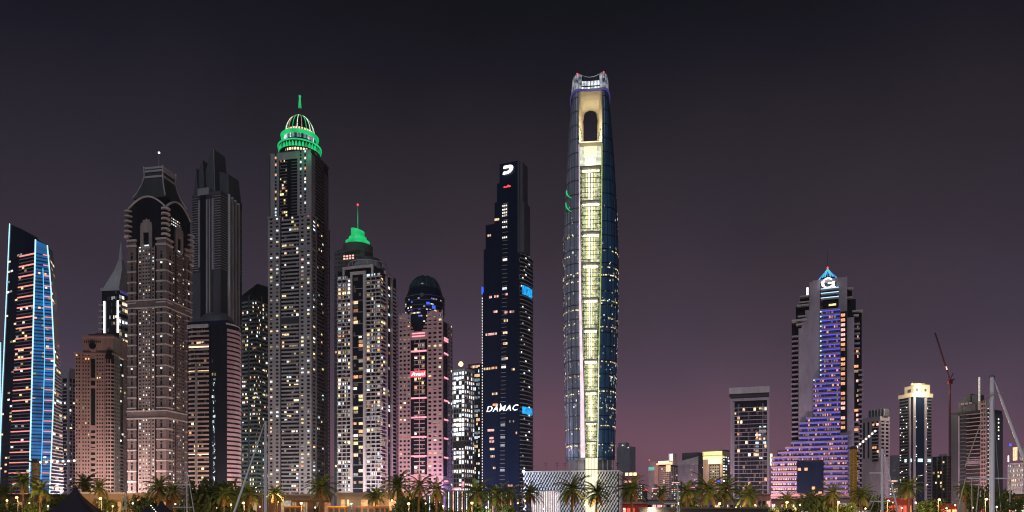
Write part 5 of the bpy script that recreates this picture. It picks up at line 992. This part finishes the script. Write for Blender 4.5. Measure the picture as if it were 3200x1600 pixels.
# ---------------------------------------------------------------- low buildings along the promenade
def terrace():
    b = Bld('terrace_building', 'long low brown terrace building with flat roof and warm lit shopfronts', 250, 1035, 1035, 262, .05, 'building', depth=14)
    P, Z = b.fx, b.z; b.core('brick_warm', Z(1556)); b.box('roof_slab', 'plaster_mauve', -b.hw-1, b.hw+.5, -b.hd-2.2, b.hd, Z(1549), Z(1544)); b.fb('F', 'fascia', 'stone_brown', -b.hw, b.hw, 0, 1.2, Z(1564), Z(1549))
    x = 300
    while x < 1020:
        if random.random() < .75: w_ = random.choice((14, 20, 26)); b.fb('F', 'shop_window', random.choice(('interior_amber', 'lit_warm_dim', 'lit_orange_dim', 'glass_dark')), P(x), P(x+w_), .1, .3, 1.6, Z(1570)); b.fb('F', 'mullion', 'steel_dark', P(x+w_/2), P(x+w_/2)+.12, .3, .4, 1.6, Z(1570))
        x += 34
    for x, w_ in ((887, 22), (560, 16), (440, 14)): b.fb('F', 'notice_board', 'lit_white_dim', P(x), P(x+w_), .3, .5, Z(1586), Z(1565))
    b.done()
    b = Bld('cafe_building', 'warm lit cafe front with flat roof and orange doorways beside the terrace building', 1052, 1312, 1312, 255, .08, 'building', depth=12)
    P, Z = b.fx, b.z; b.core('stone_tan', Z(1552)); b.box('roof_slab', 'stone_brown', -b.hw-.5, b.hw+.5, -b.hd-1.6, b.hd, Z(1552), Z(1540)); 
    for a, c in ((1065, 1078), (1085, 1092), (1128, 1150), (1165, 1185), (1215, 1240), (1262, 1290)): b.fb('F', 'shop_window', random.choice(('interior_amber', 'interior_amber', 'lit_orange', 'interior_red')), P(a), P(c), .1, .3, Z(1582), Z(1562))
    b.fb('F', 'wall_lamp', 'sodium', P(1086), P(1089), .4, .8, Z(1575), Z(1563)); b.done()
terrace()
for px, w_, D, lb in ((915, 26, 240, 'timber kiosk with amber roof edge in front of the terrace building'), (1052, 27, 240, 'pale topped kiosk beside the gap between the low buildings'), (1141, 30, 240, 'orange kiosk with dark doors before the cafe front'), (1195, 22, 240, 'orange kiosk nearest the palms by the cafe front')):
    t = thing('kiosk', lb, 'kiosk', (wx(px, D), D, 1.35), 0, 'kiosks on the promenade'); hw_ = w_*D/F; hh = wz(1582, D)-1.35
    block('wall', 'timber', -hw_, hw_, 0, 2.6, 0, hh-.3, t); block('roof', 'crane_yellow' if px < 1100 else 'timber', -hw_-.2, hw_+.2, -.5, 2.8, hh-.3, hh, t)
    for k in range(3): block('door', 'panel_dark', -hw_+.3+k*hw_*.65, -hw_+.1+(k+.8)*hw_*.65, -.08, -.02, 0, hh-.7, t)
    for x in (-hw_, hw_-.15): block('post', 'timber', x, x+.15, -.5, -.35, 0, hh-.3, t)
for xl, xr_, ytop, D, lb in ((1331, 1386, 1546, 300, 'striped white column screen half hidden by palms near the hotel'), (1392, 1462, 1532, 305, 'tall striped white column screen below the bright window tower'), (1516, 1600, 1534, 300, 'striped white column screen below the dark slab tower')):
    b = Bld('column_pavilion', lb, xl, xr_, xr_, D, .1, 'pavilion', depth=5, group='striped pavilions'); b.core('panel_dark', b.z(ytop)-.5); b.box('roof_slab', 'concrete_pale', -b.hw-.4, b.hw+.4, -b.hd-.6, b.hd, b.z(ytop)-.5, b.z(ytop)); n = int((xr_-xl)/7)
    for i in range(n): x = -b.hw+(i+.25)*b.W/n; b.fb('F', 'column', 'lit_ice' if i % 4 == 1 else 'lit_rose' if i % 4 == 3 else 'concrete_pale', x, x+b.W/n*.42, .05, .45, 1.35, b.z(ytop)-.55)
    b.done()
def low(name, lb, xl, xr_, ytop, D, wallm, lits, n=5, roofm='concrete', wins=True):
    b = Bld(name, lb, xl, xr_, xr_, D, .2, 'building', depth=10); zt = b.z(ytop); b.core(wallm, zt); b.box('roof_slab', roofm, -b.hw-.4, b.hw+.4, -b.hd-1, b.hd, zt, zt+.5)
    if wins:
        for i in range(n): x = -b.hw+(i+.15)*b.W/n; b.fb('F', 'shop_window', random.choice(lits), x, x+b.W/n*.7, .05, .25, 1.6, zt-(zt-1.6)*.3); b.fb('F', 'mullion', 'steel_dark', x+b.W/n*.34, x+b.W/n*.36, .25, .35, 1.6, zt-(zt-1.6)*.3)
    b.done()
low('restaurant', 'red lit restaurant front behind the slanting sailboat stay', 2762, 2850, 1560, 280, 'red_lit', ['interior_red', 'interior_red', 'lit_orange'], 6, 'red_lit')  # red light on these fronts is put into the wall colour
low('restaurant', 'red lit doorway building beside the grey shed', 2918, 2992, 1578, 275, 'red_lit', ['interior_red', 'lit_orange_hot', 'interior_red'], 4, 'brick_warm')
low('shed', 'plain grey shed between the red doorway and the beige kiosk', 2990, 3035, 1562, 270, 'concrete', [], 1, 'concrete', False)
low('shop', 'coral shopfront with beige shutter behind the tall mast', 3062, 3135, 1566, 272, 'salmon', ['interior_red', 'cream', 'glass_dark'], 4, 'concrete')
low('shop', 'pink lit shop at the right edge with dark canopy', 3150, 3230, 1548, 280, 'salmon', ['lit_rose', 'glass_dark', 'lit_white'], 4, 'panel_dark')
low('pavilion', 'pink arched hotel pavilion left of the stepped hotel base', 2340, 2408, 1546, 480, 'salmon', ['lit_rose', 'lit_warm', 'glass_dark'], 5, 'salmon')
low('pavilion', 'pink walled entrance block at the stepped hotel base', 2410, 2500, 1560, 470, 'salmon', ['lit_white', 'lit_rose', 'salmon'], 6, 'plaster_pink')
low('pavilion', 'rose walled garden block between bushes before the stepped hotel', 2490, 2680, 1556, 460, 'plaster_pink', ['lit_rose', 'plaster_pink', 'glass_dark', 'lit_white_dim'], 12, 'plaster_pink')
low('pavilion', 'coral wall seen through the palms left of the framed slab tower', 2165, 2245, 1548, 500, 'salmon', ['salmon'], 3, 'salmon')
low('promenade_building', 'long dim mauve low building behind the palms right of the podium', 1950, 2340, 1562, 420, 'plaster_mauve', ['lit_rose_dim', 'glass_dark', 'glass_dark', 'lit_warm', 'led_pink'], 26, 'concrete')
low('promenade_building', 'low red glowing building right of the podium corner', 1945, 2025, 1574, 330, 'red_lit', ['interior_red', 'red_lit', 'lit_rose'], 6, 'plaster_pink')
low('quay_wall', 'plain grey waterside wall below the right hand palms', 2000, 2400, 1591, 190, 'quay_stone', [], 1, 'quay_stone', False)
low('market_hall', 'brown lit market hall behind the palms at the left edge', -30, 262, 1548, 300, 'brick_warm', ['interior_amber', 'lit_orange_dim', 'glass_dark', 'glass_dark'], 14, 'stone_brown')
low('garden_wall', 'pale garden wall behind the bushes at the stepped hotel', 2420, 2760, 1588, 300, 'concrete_pale', ['lit_white_dim', 'concrete_pale', 'lit_white'], 18, 'concrete_pale')
# ---------------------------------------------------------------- street lamps
def street_lamp(px, py, D, lb, pw=12.0):
    h = wz(py, D); t = thing('street_lamp', lb, 'street lamp', (wx(px, D), D, 1.35), 0, 'promenade street lamps'); h -= 1.35
    mesh('pole', *lathe([(.14, 0), (.07, h)], 8), 'steel_dark', t); bar('arm', 'steel_dark', (0, 0, h-.1), (0, -.5, h+.05), .08, .08, t); mesh('lamp_head', *lathe([(.08, .3), (.3, .2), (.36, 0), (.28, -.2), (.05, -.28)], 10), 'sodium', t).location = (0, -.5, h)
    l = bpy.data.lights.new('lamp_bulb', 'POINT'); l.energy = pw*K; l.color = (1, .56, .2); l.shadow_soft_size = .4; o = bpy.data.objects.new('lamp_bulb', l); C.objects.link(o); o.parent = t; o.location = (0, -2.6, h+.2)
LPS = [(56, 1555, 210, 'street lamp beside the leftmost tall palm'), (317, 1558, 205, 'street lamp right of the dark pointed tent'), (763, 1572, 200, 'street lamp behind the slanting mast stay at the left'), (943, 1573, 200, 'street lamp in front of the brown terrace building'), (1278, 1574, 200, 'street lamp between palms in front of the pink hotel tower'), (1475, 1572, 200, 'street lamp under the palm left of the dark slab tower'), (2117, 1574, 200, 'street lamp right behind the short thin mast'), (2247, 1574, 205, 'street lamp between the two big dark palms'), (2457, 1570, 205, 'street lamp inside the small palm at the hotel base'), (2618, 1570, 205, 'street lamp above the bushes before the stepped hotel'), (2774, 1566, 205, 'street lamp behind the mast right of the stepped hotel'), (2932, 1562, 205, 'street lamp right of the round bush near the red building'), (3079, 1560, 205, 'street lamp beside the tallest mast')]
for a in LPS: street_lamp(*a)
# ---------------------------------------------------------------- palms and trees
rng = random.Random(3)
def frond_mesh(name, elev, droop, L_=4.2, mat='leaf'):
    v, f = [], []; pts = []; x = z = 0.; n = 9; a = elev
    for i in range(n+1): pts.append((x, z)); x += L_/n*math.cos(a); z += L_/n*math.sin(a); a -= droop/n
    for i in range(n):
        k = len(v); (x0, z0), (x1, z1) = pts[i], pts[i+1]; w0, w1 = .06*(1-i/n)+.012, .06*(1-(i+1)/n)+.012
        v += [(x0, -w0, z0), (x0, w0, z0), (x1, w1, z1), (x1, -w1, z1)]; f.append((k, k+1, k+2, k+3))
    for i in range(2, 2*n+1):
        q = i/(2*n); j = min(int(q*n), n-1); u = q*n-j; px_, pz = pts[j][0]+(pts[j+1][0]-pts[j][0])*u, pts[j][1]+(pts[j+1][1]-pts[j][1])*u
        ln = .95*math.sin(math.pi*min(1, .18+.8*q))**.6; tx, tz = (pts[j+1][0]-pts[j][0]), (pts[j+1][1]-pts[j][1]); tl = math.hypot(tx, tz); tx /= tl; tz /= tl
        for s in (-1, 1):
            k = len(v); e = (px_+tx*ln*.55, s*ln*.75, pz+tz*ln*.55-ln*.28); wd = .12
            v += [(px_-tx*wd, 0, pz-tz*wd), (px_+tx*wd, 0, pz+tz*wd), (e[0]+tx*.02, e[1], e[2])]; f.append((k, k+1, k+2))
    me = bpy.data.meshes.new(name); me.from_pydata(v, [], f); me.materials.append(M[mat]); return me
FR = [frond_mesh('frond_up', R(72), R(70)), frond_mesh('frond_high', R(48), R(85)), frond_mesh('frond_mid', R(22), R(80)), frond_mesh('frond_low', R(-5), R(70), 3.9), frond_mesh('frond_hang', R(-38), R(45), 3.2, 'leaf_dry')]
def palm(px, py, wpx, D, lb):
    cz = wz(py, D)-1.35; s = wpx*D/F/6.0; lean = rng.uniform(-.5, .5); t = thing('palm_tree', lb, 'palm tree', (wx(px, D)-lean, D, 1.35), 0, 'palms along the promenade')
    rings = []
    for i in range(15):
        q = i/14; r = (.27-.1*q+(.1 if i == 0 else 0)+(.05 if i % 2 else 0)+(.12 if i > 12 else 0))*max(.8, s); rings.append(ring(r, cz*q, 7, lean*q**1.6, 0))
    mesh('trunk', *loft(rings), 'bark', t)
    n = 36
    for i in range(n):
        q = i/n; m_ = FR[0 if q < .14 else 1 if q < .40 else 2 if q < .66 else 3 if q < .86 else 4]; o = link('frond', m_, t); o.location = (lean, 0, cz-(.25 if q > .8 else 0)); o.rotation_euler = (rng.uniform(-.12, .12), rng.uniform(-.12, .12), i*2.39996+rng.uniform(-.25, .25)); k = s*rng.uniform(.82, 1.12); o.scale = (k, k, k)
def clump_mesh(name, seed, n=1500, mat='leaf_dark', hh=.75):
    r = random.Random(seed); v, f = [], []; cl = [(r.uniform(-.7, .7), r.uniform(-.6, .6), r.uniform(.1, hh), r.uniform(.28, .5)) for _ in range(13)]
    for i in range(n):
        cx, cy, cz, cr_ = r.choice(cl); d = Vector((r.gauss(0, 1), r.gauss(0, 1), r.gauss(0, .8))).normalized()*cr_*r.uniform(.55, 1.05); p = Vector((cx, cy, cz))+d; a = Vector((r.gauss(0, 1), r.gauss(0, 1), r.gauss(0, 1))).normalized(); b_ = a.orthogonal().normalized(); s = r.uniform(.05, .1); k = len(v)
        v += [tuple(p-a*s*1.3), tuple(p+b_*s*.6), tuple(p+a*s*1.3), tuple(p-b_*s*.6)]; f.append((k, k+1, k+2, k+3))
    me = bpy.data.meshes.new(name); me.from_pydata(v, [], f); me.materials.append(M[mat]); return me
CL = [clump_mesh('crown_a', 1), clump_mesh('crown_b', 2, 1500, 'leaf'), clump_mesh('crown_c', 7, 1300, 'leaf_dark', .5)]
def tree(px, ptop, wpx, D, lb, kind, name='tree', hpx=None):
    zt = wz(ptop, D)-1.35; w_ = wpx/2*D/F; ch = (hpx or wpx*.75)*D/F; t = thing(name, lb, name.split('_')[-1], (wx(px, D), D, 1.35), 0, 'trees and bushes along the promenade'); zb = max(.1, zt-ch)
    mesh('trunk', *loft([ring(.22, 0, 7), ring(.15, zb*.6+.1, 7, .1), ring(.1, zb+ch*.5, 7, -.1)]), 'bark', t)
    for k in range(3): a = k*2.1+rng.random(); bar('branch', 'bark', (0, 0, zb*.7), (w_*.5*math.cos(a), w_*.4*math.sin(a), zb+ch*.5), .09, .09, t)
    o = link('crown', CL[kind], t); o.location = (0, 0, zb); o.scale = (w_/1.05, w_/1.05, ch/1.1); o.rotation_euler.z = rng.random()*6
PALMS = [(72, 1506, 84, 'tall palm before the blue outlined tower, second from the left edge'), (10, 1540, 70, 'low palm cut by the left edge of the picture'), (128, 1530, 80, 'palm in front of the yellow crane at the left'), (265, 1512, 84, 'palm standing right behind the tip of the dark tent'), (312, 1524, 66, 'shorter palm right of the tent palm, by the street lamp'), (498, 1522, 84, 'palm at the foot of the brown crown tower'), (542, 1534, 66, 'slim palm beside the thin mast at the brown tower'), (640, 1546, 70, 'palm in the grove under the curved striped tower, left one'), (700, 1548, 70, 'palm in the grove under the curved striped tower, right one'), (780, 1542, 84, 'palm right of the slanting stay, lit yellow from below'), (858, 1540, 64, 'slim palm in front of the brown terrace roof'), (1004, 1524, 92, 'palm at the right corner of the terrace building'), (1172, 1548, 64, 'small palm before the cafe front'), (1244, 1518, 104, 'large palm left of the pink hotel tower'), (1312, 1518, 80, 'palm in front of the pink hotel tower base'), (1364, 1530, 86, 'palm between the pink hotel and the striped screen'), (1490, 1540, 108, 'wide palm left of the dark slab tower'), (1552, 1550, 84, 'dark palm under the white letters'), (1592, 1546, 70, 'palm next to the left corner of the podium'), (1656, 1542, 84, 'palm in front of the striped podium door'), (1790, 1530, 104, 'large palm before the podium left of the lit stem'), (1866, 1540, 92, 'palm overlapping the lit stem of the tallest tower'), (1972, 1530, 94, 'lone dark palm right of the podium'), (2070, 1538, 54, 'small yellow lit palm before the distant blocks'), (2148, 1536, 84, 'palm right of the short thin mast'), (2212, 1532, 108, 'big dark palm left of the framed slab tower, first of the pair'), (2268, 1532, 104, 'big palm with yellow lit fronds, second of the pair'), (2342, 1545, 84, 'palm at the foot of the framed slab tower'), (2461, 1564, 72, 'small palm with lamp in it before the stepped hotel'), (2541, 1556, 64, 'low palm rising from bushes before the dark panel'), (2602, 1540, 70, 'palm before the right half of the stepped hotel'), (2694, 1546, 76, 'wind blown palm right of the yellow crane'), (2838, 1524, 84, 'palm before the lit crown tower'), (3016, 1530, 66, 'palm left of the leafy trees by the tall mast')]
for i, (px, py, w_, lb) in enumerate(PALMS): palm(px, py, w_, 215+rng.uniform(0, 35), lb)
for a in ((3062, 1508, 110, 235, 'broad leafy tree left of the tallest mast', 0), (3140, 1520, 116, 240, 'broad leafy tree right of the tallest mast', 1), (2900, 1550, 104, 225, 'round yellow green bush tree before the dotted dark tower', 1), (2740, 1540, 110, 240, 'dark leafy tree behind the mast right of the hotel', 0), (2566, 1558, 130, 225, 'wide dark bush tree in front of the hotel dark panel', 0), (2630, 1566, 90, 220, 'bush tree below the lamp before the stepped hotel', 1), (2480, 1580, 100, 200, 'low olive bush before the hotel palm', 2), (2395, 1576, 80, 210, 'low dark bush left of the stepped hotel base', 0), (690, 1548, 190, 232, 'long dark leafy thicket under the curved striped tower', 0), (600, 1556, 110, 228, 'leafy thicket left of the grove under the curved tower', 1), (455, 1546, 120, 230, 'dark round tree behind the low tents', 0), (340, 1545, 90, 235, 'dark tree behind the lamp right of the pointed tent', 1), (175, 1548, 120, 235, 'leafy tree left of the pointed tent', 0), (115, 1560, 90, 225, 'low tree under the second palm at the left', 1), (30, 1560, 90, 230, 'low tree at the left edge by the market hall', 0), (1270, 1545, 120, 238, 'dark tree behind the large palm left of the hotel', 0), (1420, 1574, 90, 215, 'low bush before the tall striped screen', 2), (1500, 1572, 110, 218, 'bush under the wide palm near the slab tower', 2), (1590, 1572, 70, 220, 'bush at the left corner of the podium', 0), (1640, 1580, 60, 215, 'small bush left of the striped podium door', 2), (2150, 1560, 110, 228, 'bushy growth under the palm by the short mast', 1), (2330, 1572, 80, 226, 'bush under the palm at the framed tower', 1), (1345, 1560, 110, 230, 'thicket below the palms before the hotel', 0)):
    tree(*a)
# small globe lamps among the planting: the warm dots along the promenade
SPOT = [(22, 1566), (92, 1574), (150, 1583), (205, 1570), (352, 1584), (415, 1575), (452, 1590), (548, 1577), (612, 1586), (676, 1588), (722, 1579), (812, 1585), (868, 1570), (985, 1588), (1098, 1576), (1225, 1566), (1256, 1590), (1330, 1575), (1385, 1584), (1444, 1590), (1520, 1588), (1618, 1574), (1640, 1566), (1700, 1592), (1828, 1580), (1950, 1592), (2034, 1596), (2068, 1583), (2140, 1590), (2190, 1586), (2300, 1588), (2360, 1580), (2420, 1592), (2500, 1580), (2560, 1593), (2660, 1586), (2705, 1592), (2790, 1572), (2818, 1589), (2862, 1573), (2910, 1582), (2958, 1590), (2985, 1580), (3040, 1588), (3115, 1586), (3185, 1590)]
for i, (px, py) in enumerate(SPOT):
    D = 196+(i*37 % 60); warm_ = i % 3; near = min(PALMS, key=lambda a: abs(a[0]-px))[3]
    t = thing('globe_lamp', ('amber globe lamp', 'small warm globe lamp', 'pale globe lamp')[warm_]+(' left of ' if px < min(PALMS, key=lambda a: abs(a[0]-px))[0] else ' right of ')+' '.join(near.split()[:9]).rstrip(','), 'lamp', (wx(px, D), D, 1.35), 0, 'globe lamps along the promenade'); h = max(.6, wz(py, D)-1.35)
    mesh('post', *lathe([(.07, 0), (.04, h)], 6), 'steel_dark', t); mesh('globe', *lathe([(.03, h-.1), (.2, h), (.25, h+.2), (.17, h+.38), (.02, h+.45)], 10), ('sodium', 'lit_warm_hot', 'lit_white_hot')[warm_], t)
    if i % 2 == 0:
        l = bpy.data.lights.new('globe_bulb', 'POINT'); l.energy = 3.4*K; l.color = (1, .55, .2) if warm_ < 2 else (1, .8, .55); l.shadow_soft_size = .3; o = bpy.data.objects.new('globe_bulb', l); C.objects.link(o); o.parent = t; o.location = (0, -1.2, h+.6)
# ---------------------------------------------------------------- tents on the near quay
def tent(px, py, D, r, lb, rot=.3):
    zt = wz(py, D); z0 = 2.4; t = thing('tent', lb, 'tent', (wx(px, D), D, 0), rot, 'dark canopy tents'); rings = []
    for i in range(11):
        q = i/10; k = r*(.03+.97*(q**1.45)); rg = []
        for j in range(24):
            a = 2*math.pi*j/24; c = max(abs(math.cos(a)), abs(math.sin(a))); rr = k*(1/c)*(1-.10*math.sin(2*a+.0)**0*(1-abs(math.sin(2*a)))*q); rg.append((rr*math.cos(a), rr*math.sin(a), zt+(z0+.9-zt)*q))
        rings.append(rg)
    mesh('canopy', *loft(rings[::-1]), 'canvas', t, True); bar('finial', 'steel_dark', (0, 0, zt-.3), (0, 0, zt+.35), .08, .08, t)
    for sx_ in (-1, 1):
        for sy in (-1, 1): bar('pole', 'steel_dark', (sx_*r*.95, sy*r*.95, .4), (sx_*r*.95, sy*r*.95, z0+.95), .1, .1, t)
    block('deck', 'timber', -r, r, -r, r, .3, .45, t)
tent(236, 1524, 92, 5.6, 'tall dark pointed tent at the lower left'); tent(505, 1566, 100, 4.6, 'low dark tent peak left of the twin thin masts', .5); tent(462, 1582, 104, 4.4, 'lowest dark tent edged by small round lamps', .1)
for k in range(4): tag(mesh('string_lamp', *lathe([(.01, -.06), (.05, -.02), (.05, .02), (.01, .05)], 8), 'bulb'), 'small round white lamp on the tent edge, number %s from the top' % ('first', 'second', 'third', 'fourth')[k], 'lamp', 'string lamps on the tents').location = (wx(483+k*5, 99), 98, wz(1580+k*6, 98))
# ---------------------------------------------------------------- sailboats
def sailboat(px, ytop, wpx, D, stay, lb, spread=None, lines=()):
    """mast foot at column px; stay = column of the furled-sail stay at photo row 1600"""
    t = thing('sailboat', lb, 'sailboat', (wx(px, D), D, 0), 0, 'sailboats moored in the marina'); zt = wz(ytop, D); r = wpx/2*D/F; sgn = 1 if stay > px else -1
    zs = wz(1600, D); xs = (stay-px)*D/F; fx_ = xs*(zt-1.5)/(zt-zs); LB = max(abs(fx_)*1.06, 5.)
    rings = []
    for i in range(13):
        q = i/12; u = (q*2-1); w_ = 1.5*(1-abs(u)**2.6)*(1 if u < 0 else .98)+.03; x = sgn*(LB*.9*u+LB*.1); rings.append([(x, -w_, 1.25+.25*max(0, u)), (x, -w_*.8, .3), (x, 0, -.25), (x, w_*.8, .3), (x, w_, 1.25+.25*max(0, u)), (x, 0, 1.38+.25*max(0, u))])
    mesh('hull', *loft(rings), 'hull_white', t); mesh('cabin', *loft([[(-sgn*LB*.35, -.9, 1.3), (sgn*LB*.3, -.7, 1.3), (sgn*LB*.3, .7, 1.3), (-sgn*LB*.35, .9, 1.3)], [(-sgn*LB*.33, -.75, 1.9), (sgn*LB*.2, -.5, 1.8), (sgn*LB*.2, .5, 1.8), (-sgn*LB*.33, .75, 1.9)]]), 'hull_white', t)
    mesh('mast', *lathe([(r*1.05, 1.3), (r, zt*.7), (r*.75, zt)], 10), 'mast', t); bar('boom', 'mast', (0, 0, 2.6), (-sgn*LB*.75, 0, 2.7), .16, .16, t)
    p0, p1 = Vector((fx_, 0, 1.5)), Vector((sgn*r*.8, 0, zt-.15)); d = p1-p0; q_ = d.to_track_quat('Z', 'Y').to_matrix()
    v, f = loft([[tuple(p0+q_@Vector((x, y, d.length*s_))) for x, y, _ in ring(rr, 0, 8)] for s_, rr in ((0, .05), (.06, r*.75), (.5, r*.72), (.9, r*.5), (1, .03))]); mesh('furled_sail', v, f, 'mast', t)
    for y in spread or (): z = wz(y[0], D); bar('spreader', 'mast', ((y[1]-px)*D/F, 0, z), ((y[2]-px)*D/F, 0, z), .09, .09, t)
    for s in (-1, 1): bar('shroud', 'steel', (0, s*1.35, 1.3), (0, 0, zt-.3), .018, .018, t)
    for x0, y0, x1, y1 in lines: bar('rope', 'rope', ((x0-px)*D/F, -.2, wz(y0, D)), ((x1-px)*D/F, -.2, wz(y1, D)), .05, .05, t)
    if px > 3000: mesh('masthead', *lathe([(.12, zt), (.2, zt+.05), (.05, zt+.2)], 8), 'steel', t); bar('backstay', 'steel', (r*.5, 0, zt), (.4*sgn, 0, zt+.02), .12, .1, t)
sailboat(3100, 1180, 15, 50, 3262, 'sailboat with the tallest thick pale mast at the far right', [(1495, 3024, 3150)], [(3090, 1235, 3010, 1460), (3012, 1495, 2985, 1600), (3030, 1497, 3032, 1600), (3055, 1497, 3045, 1600), (3150, 1497, 3150, 1570), (3070, 1240, 3130, 1228)])
sailboat(830, 1316, 9, 62, 733, 'sailboat mast with thick slanting stay before the dim green tower')
sailboat(2757, 1402, 8, 60, 2806, 'sailboat mast right of the stepped hotel tower', [(1567, 2720, 2795), (1478, 2717, 2776)], [(2722, 1567, 2696, 1600), (2738, 1540, 2715, 1600), (2728, 1540, 2700, 1600)])
sailboat(584, 1470, 4, 85, 606, 'thin mast with slanting stay before the brown tower', [(1515, 545, 590), (1585, 540, 601)])
sailboat(394, 1512, 3, 90, 378, 'thinnest pair of mast and stay near the tent', [(1563, 380, 394)])
sailboat(2117, 1516, 4, 80, 2123, 'short thin mast in front of a street lamp right of the podium', [(1573, 2075, 2117)])

# ---------------------------------------------------------------- pieces that sit on a part become its sub-parts
SUB = {'dome_rib': 'dome', 'pyramid_light': 'pyramid', 'hip_fin': 'mansard', 'spreader': 'mast', 'shroud': 'mast', 'masthead': 'mast', 'branch': 'trunk', 'jib_lamp': 'jib', 'drum_light': 'drum', 'drum_band': 'glass_drum', 'crown_leaf': 'lower_ring', 'vertical_fin': 'portal', 'crown_pane': 'crown_floor', 'crown_post': 'crown_floor', 'finial': 'canopy', 'door': 'wall', 'lamp_head': 'pole', 'crossarm': 'pole', 'crown_window': 'crown_wall', 'rail_post': 'roof_drum', 'roof_pier': 'roof_house', 'led_screen': 'wing_glass', 'sign_bar': 'sign_board', 'jamb_garden': 'jamb', 'rim': 'bay_glass', 'formwork': 'wall'}
for root in [o for o in C.objects if o.parent is None and o.type == 'EMPTY']:
    kids = [(o, o.name.split('.')[0]) for o in root.children]; first = {}
    for o, n in kids: first.setdefault(n, o)
    for o, n in kids:
        p = first.get(SUB.get(n))
        if p is not None and p is not o: under(o, p)
# ---------------------------------------------------------------- night haze over the whole place
hz = block('haze', 'white_paint', -9200, 9200, -700, 14200, -4.2, 470); hm = bpy.data.materials.new('haze_air'); hm.use_nodes = True; hm.node_tree.nodes.clear()
ho = hm.node_tree.nodes.new('ShaderNodeOutputMaterial'); hv = hm.node_tree.nodes.new('ShaderNodeVolumePrincipled'); hv.inputs['Color'].default_value = (.70, .82, 1, 1); hv.inputs['Density'].default_value = 4.5e-5; hv.inputs['Anisotropy'].default_value = .2
hm.node_tree.links.new(hv.outputs[0], ho.inputs['Volume']); hz.data = hz.data.copy(); hz.data.materials.clear(); hz.data.materials.append(hm); stuff(hz)
